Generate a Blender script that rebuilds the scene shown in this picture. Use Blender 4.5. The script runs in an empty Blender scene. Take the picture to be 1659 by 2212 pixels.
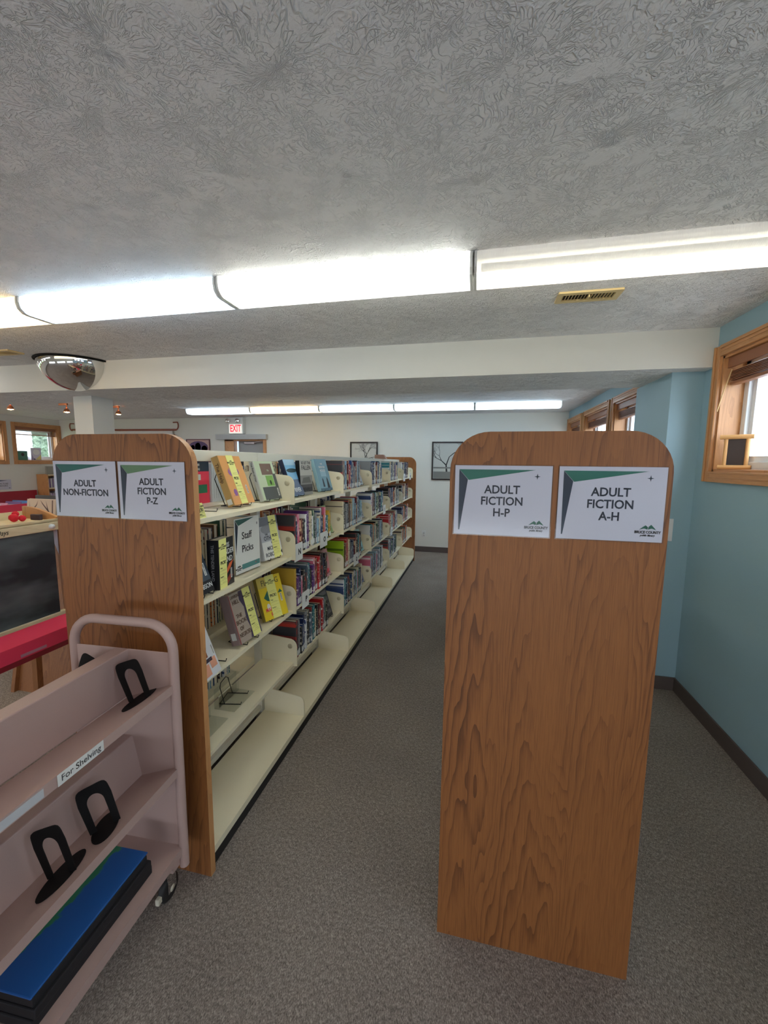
import bpy, bmesh, math, random
from mathutils import Vector, Matrix
from math import sin, cos, pi, radians as R
random.seed(7)
sc = bpy.context.scene
COL = sc.collection
# ---------------------------------------------------------------- camera
YAW, PITCH, ROLL, F, CZ = -0.2206, -0.1201, 0.0097, 883.65, 1.6465
cy_, sy_, cp_, sp_ = cos(YAW), sin(YAW), cos(PITCH), sin(PITCH)
fw = Vector((sy_*cp_, cy_*cp_, sp_)); rt = Vector((cy_, -sy_, 0)); up = rt.cross(fw)
r2 = rt*cos(ROLL) + up*sin(ROLL); u2 = -rt*sin(ROLL) + up*cos(ROLL)
cam = bpy.data.cameras.new('camera'); camo = bpy.data.objects.new('camera', cam); COL.objects.link(camo)
cam.sensor_fit = 'VERTICAL'; cam.sensor_height = 36; cam.lens = F/2212*36; cam.clip_start = .02
camo.matrix_world = Matrix(((r2.x, u2.x, -fw.x, 0), (r2.y, u2.y, -fw.y, 0), (r2.z, u2.z, -fw.z, CZ), (0, 0, 0, 1)))
sc.camera = camo
# ---------------------------------------------------------------- world, exposure
def lin(c): return tuple((v/255/12.92 if v/255 <= .04045 else ((v/255+.055)/1.055)**2.4) for v in c)
w = bpy.data.worlds.new('sky'); sc.world = w; w.use_nodes = True
wb = w.node_tree.nodes['Background']; wb.inputs[0].default_value = (.78, .88, 1, 1); wb.inputs[1].default_value = 6.0
sc.view_settings.view_transform = 'Standard'; sc.view_settings.look = 'None'
sc.view_settings.gamma = 1; sc.view_settings.use_curve_mapping = False
sc.view_settings.exposure = 0.42
TUBE = 18.0      # radiance of a fluorescent tube
def portal(x, y, z, sx, sz, toward):
    l = bpy.data.lights.new('window_portal', 'AREA'); l.shape = 'RECTANGLE'; l.size = sx; l.size_y = sz
    l.cycles.is_portal = True
    o = bpy.data.objects.new('window_portal', l); COL.objects.link(o); o.location = (x, y, z)
    o.rotation_euler = (0, R(90)*toward, 0)
for (a, b) in ((-2.6, -1.55), (-1.35, -.3), (-.1, .95), (1.93, 3.04), (4.09, 5.11), (5.32, 6.37), (6.59, 7.42)): portal(1.66, (a+b)/2, 1.95, .7, b-a, 1)
for (a, b) in ((6.55, 7.42), (5.42, 6.32), (4.3, 5.2), (3.02, 3.97), (1.84, 2.79), (.6, 1.6), (-2.5, -1.4), (-.9, .1)): portal(-9.34, (a+b)/2, 1.95, .7, b-a, -1)

for (a, b) in ((-8.2, -5.4), (-4.6, -1.8), (-1.2, 1.2)):  # portals of the added windows in the back wall
    l = bpy.data.lights.new('window_portal', 'AREA'); l.shape = 'RECTANGLE'; l.size = b-a; l.size_y = .75; l.cycles.is_portal = True
    o = bpy.data.objects.new('window_portal', l); COL.objects.link(o); o.location = ((a+b)/2, -3.36, .475); o.rotation_euler = (R(90), 0, 0)
# ---------------------------------------------------------------- materials
def newmat(name):
    m = bpy.data.materials.new(name); m.use_nodes = True
    return m, m.node_tree.nodes, m.node_tree.links, m.node_tree.nodes['Principled BSDF']
_mc = {}
def M(name, rgb=None, rough=.5, metal=0, spec=.5, coat=0, bump=0, bscale=200):
    if name in _mc: return _mc[name]
    m, n, l, b = newmat(name)
    b.inputs['Base Color'].default_value = (*lin(rgb), 1); b.inputs['Roughness'].default_value = rough
    b.inputs['Metallic'].default_value = metal; b.inputs['Specular IOR Level'].default_value = spec
    b.inputs['Coat Weight'].default_value = coat
    if bump:
        tc = n.new('ShaderNodeTexCoord'); no = n.new('ShaderNodeTexNoise'); no.inputs['Scale'].default_value = bscale
        bp = n.new('ShaderNodeBump'); bp.inputs['Strength'].default_value = bump; bp.inputs['Distance'].default_value = .001
        l.new(tc.outputs['Object'], no.inputs['Vector']); l.new(no.outputs['Fac'], bp.inputs['Height']); l.new(bp.outputs[0], b.inputs['Normal'])
    _mc[name] = m; return m
def math_n(n, l, op, a, b=None, c=None):
    x = n.new('ShaderNodeMath'); x.operation = op
    for i, v in enumerate((a, b, c)):
        if v is None: continue
        if isinstance(v, (int, float)): x.inputs[i].default_value = v
        else: l.new(v, x.inputs[i])
    return x.outputs[0]
def ramp(n, l, fac, stops):
    r = n.new('ShaderNodeValToRGB'); e = r.color_ramp.elements
    while len(e) < len(stops): e.new(.5)
    for i, (p, c) in enumerate(stops):
        e[i].position = p; e[i].color = (*c, 1) if len(c) == 3 else c
    l.new(fac, r.inputs[0]); return r.outputs[0]
def noise(n, l, vec, scale, detail=3, rough=.5, dist=0):
    x = n.new('ShaderNodeTexNoise'); x.inputs['Scale'].default_value = scale; x.inputs['Detail'].default_value = detail
    x.inputs['Roughness'].default_value = rough; x.inputs['Distortion'].default_value = dist
    if vec is not None: l.new(vec, x.inputs['Vector'])
    return x.outputs['Fac']
def mapping(n, l, vec, scale=(1, 1, 1), loc=(0, 0, 0), rot=(0, 0, 0)):
    x = n.new('ShaderNodeMapping'); x.inputs['Scale'].default_value = scale; x.inputs['Location'].default_value = loc; x.inputs['Rotation'].default_value = rot
    l.new(vec, x.inputs['Vector']); return x.outputs[0]
def bumpn(n, l, b, h, strength, dist):
    bp = n.new('ShaderNodeBump'); bp.inputs['Strength'].default_value = strength; bp.inputs['Distance'].default_value = dist
    l.new(h, bp.inputs['Height']); l.new(bp.outputs[0], b.inputs['Normal'])

def oak(name, light, dark, axis='x', freq=38, long='z', rough=.38, cath=.055):
    """plain-sawn veneer: book-matched arches along the long axis plus fine pores"""
    m, n, l, b = newmat(name)
    tc = n.new('ShaderNodeTexCoord'); g = n.new('ShaderNodeNewGeometry')
    P = g.outputs['Position']
    sx = n.new('ShaderNodeSeparateXYZ'); l.new(P, sx.inputs[0])
    ax = {'x': 0, 'y': 1, 'z': 2}
    A = sx.outputs[ax[axis]]; L = sx.outputs[ax[long]]
    stretch = [1, 1, 1]; stretch[ax[long]] = .16
    vec = mapping(n, l, P, tuple(stretch))
    wn = noise(n, l, vec, 6, 2, .5)
    wn2 = noise(n, l, vec, 26, 2, .5)
    pp = math_n(n, l, 'PINGPONG', math_n(n, l, 'ADD', A, math_n(n, l, 'MULTIPLY', math_n(n, l, 'SUBTRACT', wn, .5), .22)), .098)
    par = math_n(n, l, 'MULTIPLY', math_n(n, l, 'MULTIPLY', pp, pp), 330*freq/38)
    ph = math_n(n, l, 'ADD', math_n(n, l, 'MULTIPLY', L, 4.5*cath/.055), par)
    ph = math_n(n, l, 'ADD', ph, math_n(n, l, 'MULTIPLY', wn2, 2.2))
    ph = math_n(n, l, 'ADD', ph, math_n(n, l, 'MULTIPLY', wn, 7))
    wv = math_n(n, l, 'FRACT', ph)
    wv = math_n(n, l, 'POWER', wv, 3.0)
    st2 = [60, 60, 60]; st2[ax[long]] = 1.4
    pores = noise(n, l, mapping(n, l, P, tuple(st2)), 8, 3, .6)
    st3 = [1, 1, 1]; st3[ax[long]] = .1
    broad = noise(n, l, mapping(n, l, P, tuple(st3)), 9, 2, .5)
    f = math_n(n, l, 'ADD', math_n(n, l, 'MULTIPLY', wv, math_n(n, l, 'MULTIPLY_ADD', broad, 1.9, -.62)), math_n(n, l, 'MULTIPLY', math_n(n, l, 'SUBTRACT', pores, .42), .9))
    mid = tuple((a+b)/2 for a, b in zip(light, dark))
    c = ramp(n, l, f, [(0, lin(light)), (.45, lin(mid)), (1, lin(dark))])
    l.new(c, b.inputs['Base Color']); b.inputs['Roughness'].default_value = rough
    bumpn(n, l, b, pores, .12, .001)
    return m

def ceiling_mat(name, rgb):
    m, n, l, b = newmat(name)
    g = n.new('ShaderNodeNewGeometry'); P = g.outputs['Position']
    flat = n.new('ShaderNodeVectorMath'); flat.operation = 'MULTIPLY'; l.new(P, flat.inputs[0]); flat.inputs[1].default_value = (1, 1, 0)
    wob = n.new('ShaderNodeTexNoise'); wob.inputs['Scale'].default_value = 7; l.new(flat.outputs[0], wob.inputs['Vector'])
    wo = n.new('ShaderNodeVectorMath'); wo.operation = 'SCALE'; l.new(wob.outputs['Color'], wo.inputs[0]); wo.inputs['Scale'].default_value = .09
    ad = n.new('ShaderNodeVectorMath'); ad.operation = 'ADD'; l.new(flat.outputs[0], ad.inputs[0]); l.new(wo.outputs[0], ad.inputs[1])
    hs = []
    for k, (scl, off) in enumerate(((3.6, 0), (4.4, 5.3))):
        mp = mapping(n, l, ad.outputs[0], (1, 1, 1), (off, off*.7, 0))
        v = n.new('ShaderNodeTexVoronoi'); v.voronoi_dimensions = '2D'; v.inputs['Scale'].default_value = scl; l.new(mp, v.inputs['Vector'])
        d = n.new('ShaderNodeVectorMath'); d.operation = 'SUBTRACT'; l.new(mp, d.inputs[0]); l.new(v.outputs['Position'], d.inputs[1])
        s = n.new('ShaderNodeSeparateXYZ'); l.new(d.outputs[0], s.inputs[0])
        ang = math_n(n, l, 'ARCTAN2', s.outputs[1], s.outputs[0])
        rad = math_n(n, l, 'SQRT', math_n(n, l, 'ADD', math_n(n, l, 'MULTIPLY', s.outputs[0], s.outputs[0]), math_n(n, l, 'MULTIPLY', s.outputs[1], s.outputs[1])))
        cb = n.new('ShaderNodeCombineXYZ')
        l.new(math_n(n, l, 'MULTIPLY', ang, 4.6), cb.inputs[0]); l.new(math_n(n, l, 'MULTIPLY', rad, 17), cb.inputs[1])
        l.new(math_n(n, l, 'MULTIPLY', v.outputs['Color'], 31), cb.inputs[2])
        nz = noise(n, l, cb.outputs[0], 1.35, 1.0, .5)
        rid = math_n(n, l, 'SUBTRACT', 1, math_n(n, l, 'MULTIPLY', math_n(n, l, 'ABSOLUTE', math_n(n, l, 'SUBTRACT', nz, .5)), 22))
        rid = math_n(n, l, 'MAXIMUM', rid, 0)
        # break up
        br = noise(n, l, P, 22, 2, .5)
        rid = math_n(n, l, 'MULTIPLY', rid, math_n(n, l, 'MINIMUM', math_n(n, l, 'MAXIMUM', math_n(n, l, 'MULTIPLY', math_n(n, l, 'SUBTRACT', br, .42), 8), 0), 1))
        hs.append(rid)
    worm = noise(n, l, ad.outputs[0], 48, 1, .5, 1.2)
    wr = math_n(n, l, 'MAXIMUM', math_n(n, l, 'SUBTRACT', 1, math_n(n, l, 'MULTIPLY', math_n(n, l, 'ABSOLUTE', math_n(n, l, 'SUBTRACT', worm, .5)), 24)), 0)
    sel = noise(n, l, P, 9, 2, .5)
    wr = math_n(n, l, 'MULTIPLY', wr, math_n(n, l, 'MINIMUM', math_n(n, l, 'MAXIMUM', math_n(n, l, 'MULTIPLY', math_n(n, l, 'SUBTRACT', sel, .36), 6), 0), 1))
    h = math_n(n, l, 'MAXIMUM', math_n(n, l, 'MAXIMUM', hs[0], math_n(n, l, 'MULTIPLY', hs[1], .8)), math_n(n, l, 'MULTIPLY', wr, .75))
    gr = noise(n, l, P, 160, 2, .6)
    h = math_n(n, l, 'ADD', h, math_n(n, l, 'MULTIPLY', gr, .35))
    b.inputs['Base Color'].default_value = (*lin(rgb), 1); b.inputs['Roughness'].default_value = .7
    b.inputs['Specular IOR Level'].default_value = .3
    bumpn(n, l, b, h, 1.0, .0042)
    return m

def carpet_mat():
    m, n, l, b = newmat('carpet_loop')
    g = n.new('ShaderNodeNewGeometry'); P = g.outputs['Position']
    a = noise(n, l, mapping(n, l, P, (1, .55, 1), (0, 0, 0), (0, 0, .5)), 260, 2, .7); c = noise(n, l, P, 70, 2, .6); d = noise(n, l, P, 2.2, 3, .5)
    f = math_n(n, l, 'ADD', math_n(n, l, 'MULTIPLY', a, .62), math_n(n, l, 'ADD', math_n(n, l, 'MULTIPLY', c, .28), math_n(n, l, 'MULTIPLY', d, .10)))
    col = ramp(n, l, f, [(.34, lin((92, 83, 78))), (.5, lin((140, 130, 122))), (.66, lin((190, 178, 166)))])
    l.new(col, b.inputs['Base Color']); b.inputs['Roughness'].default_value = .95; b.inputs['Specular IOR Level'].default_value = .1
    bumpn(n, l, b, a, .8, .003)
    return m

def lens_mat(name, rgb, em):
    m, n, l, b = newmat(name)
    out = n['Material Output']
    tr = n.new('ShaderNodeBsdfTransparent'); tr.inputs[0].default_value = (.93, .96, .97, 1)
    tl = n.new('ShaderNodeBsdfTranslucent'); tl.inputs[0].default_value = (.5, .5, .5, 1)
    df = n.new('ShaderNodeBsdfDiffuse'); df.inputs[0].default_value = (.8, .8, .8, 1)
    gl = n.new('ShaderNodeBsdfGlossy'); gl.inputs['Roughness'].default_value = .25
    e = n.new('ShaderNodeEmission'); e.inputs[0].default_value = (*lin(rgb), 1); e.inputs[1].default_value = em
    m1 = n.new('ShaderNodeMixShader'); m1.inputs[0].default_value = .5; l.new(tl.outputs[0], m1.inputs[1]); l.new(df.outputs[0], m1.inputs[2])
    m2 = n.new('ShaderNodeMixShader'); m2.inputs[0].default_value = .62; l.new(tr.outputs[0], m2.inputs[1]); l.new(m1.outputs[0], m2.inputs[2])
    m3 = n.new('ShaderNodeMixShader'); m3.inputs[0].default_value = .06; l.new(m2.outputs[0], m3.inputs[1]); l.new(gl.outputs[0], m3.inputs[2])
    ad = n.new('ShaderNodeAddShader'); l.new(m3.outputs[0], ad.inputs[0]); l.new(e.outputs[0], ad.inputs[1])
    l.new(ad.outputs[0], out.inputs[0])
    g = n.new('ShaderNodeNewGeometry'); wv = n.new('ShaderNodeTexWave'); wv.inputs['Scale'].default_value = 50; l.new(g.outputs['Position'], wv.inputs['Vector'])
    bp = n.new('ShaderNodeBump'); bp.inputs['Strength'].default_value = .4; bp.inputs['Distance'].default_value = .002; l.new(wv.outputs['Fac'], bp.inputs['Height'])
    for s in (tl, df, gl): l.new(bp.outputs[0], s.inputs['Normal'])
    return m
def emit(name, rgb, s):
    if name in _mc: return _mc[name]
    m, n, l, b = newmat(name)
    b.inputs['Base Color'].default_value = (*lin(rgb), 1); b.inputs['Emission Color'].default_value = (*lin(rgb), 1); b.inputs['Emission Strength'].default_value = s
    _mc[name] = m; return m
def clear_mat(name, tint=(1, 1, 1), gloss=.08, rough=.03):
    m, n, l, b = newmat(name); out = n['Material Output']
    tr = n.new('ShaderNodeBsdfTransparent'); tr.inputs[0].default_value = (*tint, 1)
    gl = n.new('ShaderNodeBsdfGlossy'); gl.inputs['Roughness'].default_value = rough
    fr = n.new('ShaderNodeLayerWeight'); fr.inputs['Blend'].default_value = .3
    f = math_n(n, l, 'MULTIPLY_ADD', math_n(n, l, 'POWER', fr.outputs['Facing'], 4), .5, gloss*.22)
    mx = n.new('ShaderNodeMixShader'); l.new(f, mx.inputs[0]); l.new(tr.outputs[0], mx.inputs[1]); l.new(gl.outputs[0], mx.inputs[2])
    l.new(mx.outputs[0], out.inputs[0]); return m
def spine_mat(name, rgb, rgb2, kind):
    """printed book cloth: title blocks and bands across the spine, different on every book"""
    m, n, l, b = newmat(name)
    tc = n.new('ShaderNodeTexCoord'); oi = n.new('ShaderNodeObjectInfo')
    g = n.new('ShaderNodeNewGeometry')
    s = n.new('ShaderNodeSeparateXYZ'); l.new(g.outputs['Position'], s.inputs[0])
    cb = n.new('ShaderNodeCombineXYZ')
    l.new(math_n(n, l, 'MULTIPLY', s.outputs[1], 120), cb.inputs[1]); l.new(math_n(n, l, 'MULTIPLY', s.outputs[2], 26 if kind else 75), cb.inputs[2])
    l.new(math_n(n, l, 'MULTIPLY', oi.outputs['Random'], 300), cb.inputs[0])
    v = noise(n, l, cb.outputs[0], 1, 2 if kind else 1, .5)
    f = ramp(n, l, v, [(.55 if kind else .60, (0, 0, 0)), (.60 if kind else .63, (1, 1, 1))])
    mx = n.new('ShaderNodeMix'); mx.data_type = 'RGBA'; l.new(f, mx.inputs['Factor'])
    mx.inputs['A'].default_value = (*lin(rgb), 1); mx.inputs['B'].default_value = (*lin(rgb2), 1)
    l.new(mx.outputs['Result'], b.inputs['Base Color']); b.inputs['Roughness'].default_value = .32
    return m

OAK = oak('oak_veneer', (150, 94, 48), (78, 42, 18), rough=.5)
OAKE = oak('oak_edge_band', (206, 150, 96), (170, 114, 66), freq=10)
OAKY = oak('oak_trim', (206, 150, 98), (160, 106, 62), axis='z', long='y', freq=30, cath=.03)
OAKZ = oak('oak_trim_upright', (206, 150, 98), (160, 106, 62), axis='y', long='z', freq=30, cath=.03)
CEIL = ceiling_mat('stipple_ceiling', (240, 238, 238))
CARPET = carpet_mat()
WHITEW = M('white_wall_paint', (224, 222, 212), .7, bump=.25, bscale=120)
BLUEW = M('blue_wall_paint', (152, 182, 194), .55, bump=.25, bscale=120)
BEAMW = M('beam_paint', (216, 214, 206), .7, bump=.2, bscale=120)
BASEB = M('vinyl_base', (92, 80, 76), .6)
SHELF = M('cream_enamel', (238, 229, 200), .42, bump=.08, bscale=900)
SHELFG = M('cream_grey_enamel', (216, 212, 196), .45)
KICK = M('black_kick', (34, 32, 32), .6)
CART = M('mauve_enamel', (184, 156, 148), .45, bump=.3, bscale=700)
BLACKM = M('black_enamel', (20, 18, 18), .65, spec=.2, bump=.2, bscale=500)
WIRE = M('black_wire', (18, 17, 18), .5, spec=.25)
PAPER = M('page_paper', (226, 214, 190), .3)
WHITEP = M('white_print_paper', (198, 198, 210), .6)
LABELW = M('white_spine_label', (228, 228, 224), .5)
TEAL = M('teal_print', (22, 96, 88), .5); NAVY = M('navy_print', (24, 42, 62), .5); INK = M('ink', (30, 36, 52), .6); BLACKI = M('black_ink', (22, 22, 24), .6)
GREENE = M('green_emblem', (34, 92, 74), .5)
SLIP = M('pale_yellow_paper', (242, 240, 146), .6)
ACRY = clear_mat('clear_acrylic', rough=.12); GLASS = clear_mat('window_glass', (.97, .99, 1))
CHROME = M('mirror_chrome', (215, 215, 215), .03, 1)
VINYLW = M('white_vinyl', (232, 236, 240), .4)
BRONZE = M('brass_tan_metal', (220, 196, 142), .45)
DARKV = M('vent_dark', (50, 36, 20), .8)
REDP = M('red_enamel', (236, 62, 92), .4); REDD = M('dark_red_enamel', (160, 28, 48), .45)
WALNUT = M('walnut_slat', (150, 98, 68), .45, bump=.15, bscale=90)
GREY = M('grey_paint', (150, 150, 150), .5); PLAST = M('white_plastic', (226, 226, 220), .4)
CREAMW = oak('pale_birch', (226, 208, 168), (200, 178, 136), axis='z', long='y', freq=12)
CHALK = None

# ---------------------------------------------------------------- mesh building
class MB:
    def __init__(s, T=None): s.v = []; s.f = []; s.m = []; s.sm = []; s.T = T; s.mi = 0
    def add(s, vs, fs, smooth=False):
        k = len(s.v)
        for p in vs:
            p = Vector(p)
            if s.T is not None: p = s.T @ p
            s.v.append(p)
        for f in fs: s.f.append([i+k for i in f]); s.m.append(s.mi); s.sm.append(smooth)
        return s
    def box(s, x0, x1, y0, y1, z0, z1):
        return s.add([(x0, y0, z0), (x1, y0, z0), (x1, y1, z0), (x0, y1, z0), (x0, y0, z1), (x1, y0, z1), (x1, y1, z1), (x0, y1, z1)],
                     [(0, 3, 2, 1), (4, 5, 6, 7), (0, 1, 5, 4), (1, 2, 6, 5), (2, 3, 7, 6), (3, 0, 4, 7)])
    def prism(s, poly, a, b, axis='y', smooth=False):
        """poly = list of 2-D points; extruded between a and b along the axis"""
        n = len(poly)
        def P(p, t): return {'y': (p[0], t, p[1]), 'x': (t, p[0], p[1]), 'z': (p[0], p[1], t)}[axis]
        vs = [P(p, a) for p in poly]+[P(p, b) for p in poly]
        s.add(vs, [tuple(range(n))[::-1], tuple(range(n, 2*n))])
        s.add(vs, [(i, (i+1) % n, n+(i+1) % n, n+i) for i in range(n)], smooth)
        return s
    def ring(s, outer, inner, a, b, axis='y'):
        n = len(outer)
        def P(p, t): return {'y': (p[0], t, p[1]), 'x': (t, p[0], p[1]), 'z': (p[0], p[1], t)}[axis]
        vs = [P(p, a) for p in outer]+[P(p, a) for p in inner]+[P(p, b) for p in outer]+[P(p, b) for p in inner]
        fs = []
        for i in range(n):
            j = (i+1) % n
            fs += [(i, j, n+j, n+i), (2*n+j, 2*n+i, 3*n+i, 3*n+j), (j, i, 2*n+i, 2*n+j), (n+i, n+j, 3*n+j, 3*n+i)]
        return s.add(vs, fs)
    def tube(s, pts, r, n=8, closed=False, flat=1.0):
        pts = [Vector(p) for p in pts]; N = len(pts); rings = []
        prev = None
        for i, p in enumerate(pts):
            if closed: t = (pts[(i+1) % N]-pts[i-1])
            else: t = pts[min(i+1, N-1)]-pts[max(i-1, 0)]
            t.normalize()
            if prev is None:
                ref = Vector((0, 0, 1)) if abs(t.z) < .9 else Vector((1, 0, 0))
                a = t.cross(ref).normalized()
            else: a = (prev - t*prev.dot(t)).normalized()
            prev = a; b = t.cross(a)
            rings.append([p+a*r*cos(2*pi*k/n)+b*r*flat*sin(2*pi*k/n) for k in range(n)])
        vs = [q for g in rings for q in g]; fs = []
        for i in range(N if closed else N-1):
            j = (i+1) % N
            for k in range(n): fs.append((i*n+k, i*n+(k+1) % n, j*n+(k+1) % n, j*n+k))
        s.add(vs, fs, True)
        if not closed: s.add(vs, [tuple(range(n))[::-1], tuple((N-1)*n+k for k in range(n))])
        return s
    def lathe(s, prof, c, axis='z', n=20, a0=0, a1=2*pi):
        """prof = (radius, height) list"""
        vs = []; full = abs(a1-a0-2*pi) < 1e-6; m = n if full else n+1
        for (r, h) in prof:
            for k in range(m):
                a = a0+(a1-a0)*k/n
                q = {'z': (r*cos(a), r*sin(a), h), 'y': (r*cos(a), h, r*sin(a)), 'x': (h, r*cos(a), r*sin(a))}[axis]
                vs.append((q[0]+c[0], q[1]+c[1], q[2]+c[2]))
        fs = []
        for i in range(len(prof)-1):
            for k in range(n if not full else m):
                kk = (k+1) % m if full else k+1
                fs.append((i*m+k, i*m+kk, (i+1)*m+kk, (i+1)*m+k))
        return s.add(vs, fs, True)
def rrect(x0, x1, z0, z1, r, seg=5, corners=(1, 1, 1, 1)):
    """rounded rectangle, corners = bl, br, tr, tl"""
    out = []
    for k, (cx, cz, a) in enumerate(((x0, z0, pi), (x1, z0, 1.5*pi), (x1, z1, 0), (x0, z1, .5*pi))):
        if corners[k] and r > 0:
            ox = cx + (r if k in (0, 3) else -r); oz = cz + (r if k in (0, 1) else -r)
            for i in range(seg+1): out.append((ox+r*cos(a+pi/2*i/seg), oz+r*sin(a+pi/2*i/seg)))
        else: out.append((cx, cz))
    return out
def obj(name, mb, mats, parent=None, bevel=0, seg=2):
    me = bpy.data.meshes.new(name)
    org = parent_origin(parent)
    me.from_pydata([v-org for v in mb.v], [], mb.f); me.update()
    if not isinstance(mats, (list, tuple)): mats = [mats]
    for m in mats: me.materials.append(m)
    me.polygons.foreach_set('material_index', mb.m); me.polygons.foreach_set('use_smooth', mb.sm)
    bm = bmesh.new(); bm.from_mesh(me); bmesh.ops.recalc_face_normals(bm, faces=bm.faces); bm.to_mesh(me); bm.free()
    o = bpy.data.objects.new(name, me); COL.objects.link(o)
    if parent is not None: o.parent = parent
    if bevel:
        b = o.modifiers.new('bevel', 'BEVEL'); b.width = bevel; b.segments = seg; b.limit_method = 'ANGLE'; b.angle_limit = R(40)
    return o
def parent_origin(p):
    org = Vector((0, 0, 0))
    while p is not None: org += p.location; p = p.parent
    return org
def recentre(o):
    """move the origin of a top-level mesh to its base centre"""
    xs = [v.co for v in o.data.vertices]
    c = Vector(((min(v.x for v in xs)+max(v.x for v in xs))/2, (min(v.y for v in xs)+max(v.y for v in xs))/2, min(v.z for v in xs)))
    o.data.transform(Matrix.Translation(-c)); o.location = c; return o
def tag(o, label, cat, group=None, kind=None):
    if label: o['label'] = label
    if cat: o['category'] = cat
    if group: o['group'] = group
    if kind: o['kind'] = kind
    return o
def thing(name, label, cat, loc=(0, 0, 0), group=None):
    o = bpy.data.objects.new(name, None); o.empty_display_size = .05; COL.objects.link(o); o.location = loc
    return tag(o, label, cat, group)
def struct(name, mb, mats, parent=None, label=None, **k):
    o = obj(name, mb, mats, parent, **k)
    if parent is None: o['kind'] = 'structure'
    if label: o['label'] = label
    return o
def sthing(name, label=None, loc=(0, 0, 0)):
    o = bpy.data.objects.new(name, None); COL.objects.link(o); o.location = loc; o['kind'] = 'structure'
    if label: o['label'] = label
    return o
def frame(o, u, v):
    """matrix whose x axis runs along u, y axis along v, z axis out of the surface"""
    u = Vector(u).normalized(); v = Vector(v).normalized(); n = u.cross(v)
    return Matrix(((u.x, v.x, n.x, o[0]), (u.y, v.y, n.y, o[1]), (u.z, v.z, n.z, o[2]), (0, 0, 0, 1)))
def text_mb(body, size, T, x=0, y=0, align='CENTER', bold=0, sx=1.0, ext=.0003, lift=.0004, shear=0, mb=None, space=1.0):
    cu = bpy.data.curves.new('t', 'FONT'); cu.body = body; cu.size = size; cu.align_x = align; cu.align_y = 'CENTER'
    cu.offset = bold; cu.extrude = ext; cu.resolution_u = 3; cu.shear = shear; cu.space_character = space
    o = bpy.data.objects.new('t', cu); COL.objects.link(o)
    dg = bpy.context.evaluated_depsgraph_get(); me = bpy.data.meshes.new_from_object(o.evaluated_get(dg))
    mb = mb or MB(); S = T @ Matrix.Translation((x, y, lift+ext)) @ Matrix.Diagonal((sx, 1, 1, 1))
    k = len(mb.v)
    mb.v += [S @ v.co for v in me.vertices]
    for p in me.polygons: mb.f.append([i+k for i in p.vertices]); mb.m.append(mb.mi); mb.sm.append(False)
    bpy.data.objects.remove(o); bpy.data.curves.remove(cu); bpy.data.meshes.remove(me)
    return mb
def flat(mb, T, pts, lift=.0003, th=.0003):
    """thin printed shape lying on a surface"""
    old = mb.T; mb.T = T; mb.prism(pts, lift, lift+th, 'z'); mb.T = old; return mb
def emblem(T, x, y, s, parent, withtext=True):
    """open-book hills emblem with the library's wording"""
    mb = MB()
    flat(mb, T, [(x-1.05*s, y), (x-.62*s, y+.38*s), (x-.28*s, y+.62*s), (x+.02*s, y+.36*s), (x-.05*s, y+.05*s), (x-.45*s, y+.18*s)])
    flat(mb, T, [(x+.02*s, y+.05*s), (x+.1*s, y+.42*s), (x+.4*s, y+.72*s), (x+.7*s, y+.4*s), (x+1.05*s, y), (x+.5*s, y+.2*s)])
    o1 = obj('emblem', mb, GREENE if withtext else BLACKI, parent)
    t = text_mb('BRUCE COUNTY', .52*s, T, x, y-.35*s, bold=.012*s, sx=.82)
    text_mb('public library', .36*s, T, x, y-.78*s, bold=.01*s, sx=.95, mb=t, shear=.25)
    obj('emblem_lettering', t, BLACKI, parent)

# ================================================================ THE SETTING
XR, YF, ZC = 1.4766, 7.5, 2.52
XL, YB = -9.15, -3.2
struct('floor', MB().box(XL-.3, XR+.3, YB-.3, YF+.3, -.1, 0), CARPET)
struct('ceiling', MB().box(XL-.3, XR+.3, YB-.3, YF+.3, ZC, ZC+.1), CEIL)
def wall_x(name, x0, x1, y0, y1, holes, mat):
    """wall of constant x with window holes (ya, yb, za, zb)"""
    mb = MB(); ys = [y0]
    for (a, b, za, zb) in sorted(holes):
        mb.box(x0, x1, ys[-1], a, 0, ZC); mb.box(x0, x1, a, b, 0, za); mb.box(x0, x1, a, b, zb, ZC); ys.append(b)
    mb.box(x0, x1, ys[-1], y1, 0, ZC)
    return struct(name, mb, mat)
RW = [(-2.6, -1.55), (-1.35, -.3), (-.1, .95), (1.99, 3.045), (4.12, 5.105), (5.32, 6.37), (6.6, 7.42)]  # openings beside and behind the camera are unseen, added for daylight
LW = [(6.565, 7.43), (5.38, 6.335), (4.2, 5.15), (3.02, 3.97), (1.84, 2.79), (.6, 1.6), (-2.5, -1.4), (-.9, .1)]  # openings nearer than the visible pair are out of view, added for daylight
ZA, ZB = 1.61, 2.325
wall_x('wall_right', XR, XR+.22, YB, YF+.3, [(a, b, ZA, ZB) for a, b in RW], BLUEW)
wall_x('wall_left', XL-.22, XL, YB, YF+.3, [(a, b, ZA, ZB) for a, b in LW], WHITEW)
ADDED_WX = [(-8.2, -5.4), (-4.6, -1.8), (-1.2, 1.2)]  # unseen low windows, added to throw daylight up to the ceiling
mb = MB(); xx = XL-.22
for (a, b) in ADDED_WX:
    mb.box(xx, a, YB-.2, YB, 0, ZC).box(a, b, YB-.2, YB, 0, .1).box(a, b, YB-.2, YB, .85, ZC); xx = b
mb.box(xx, XR+.22, YB-.2, YB, 0, ZC)
struct('wall_back', mb, WHITEW)
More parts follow.
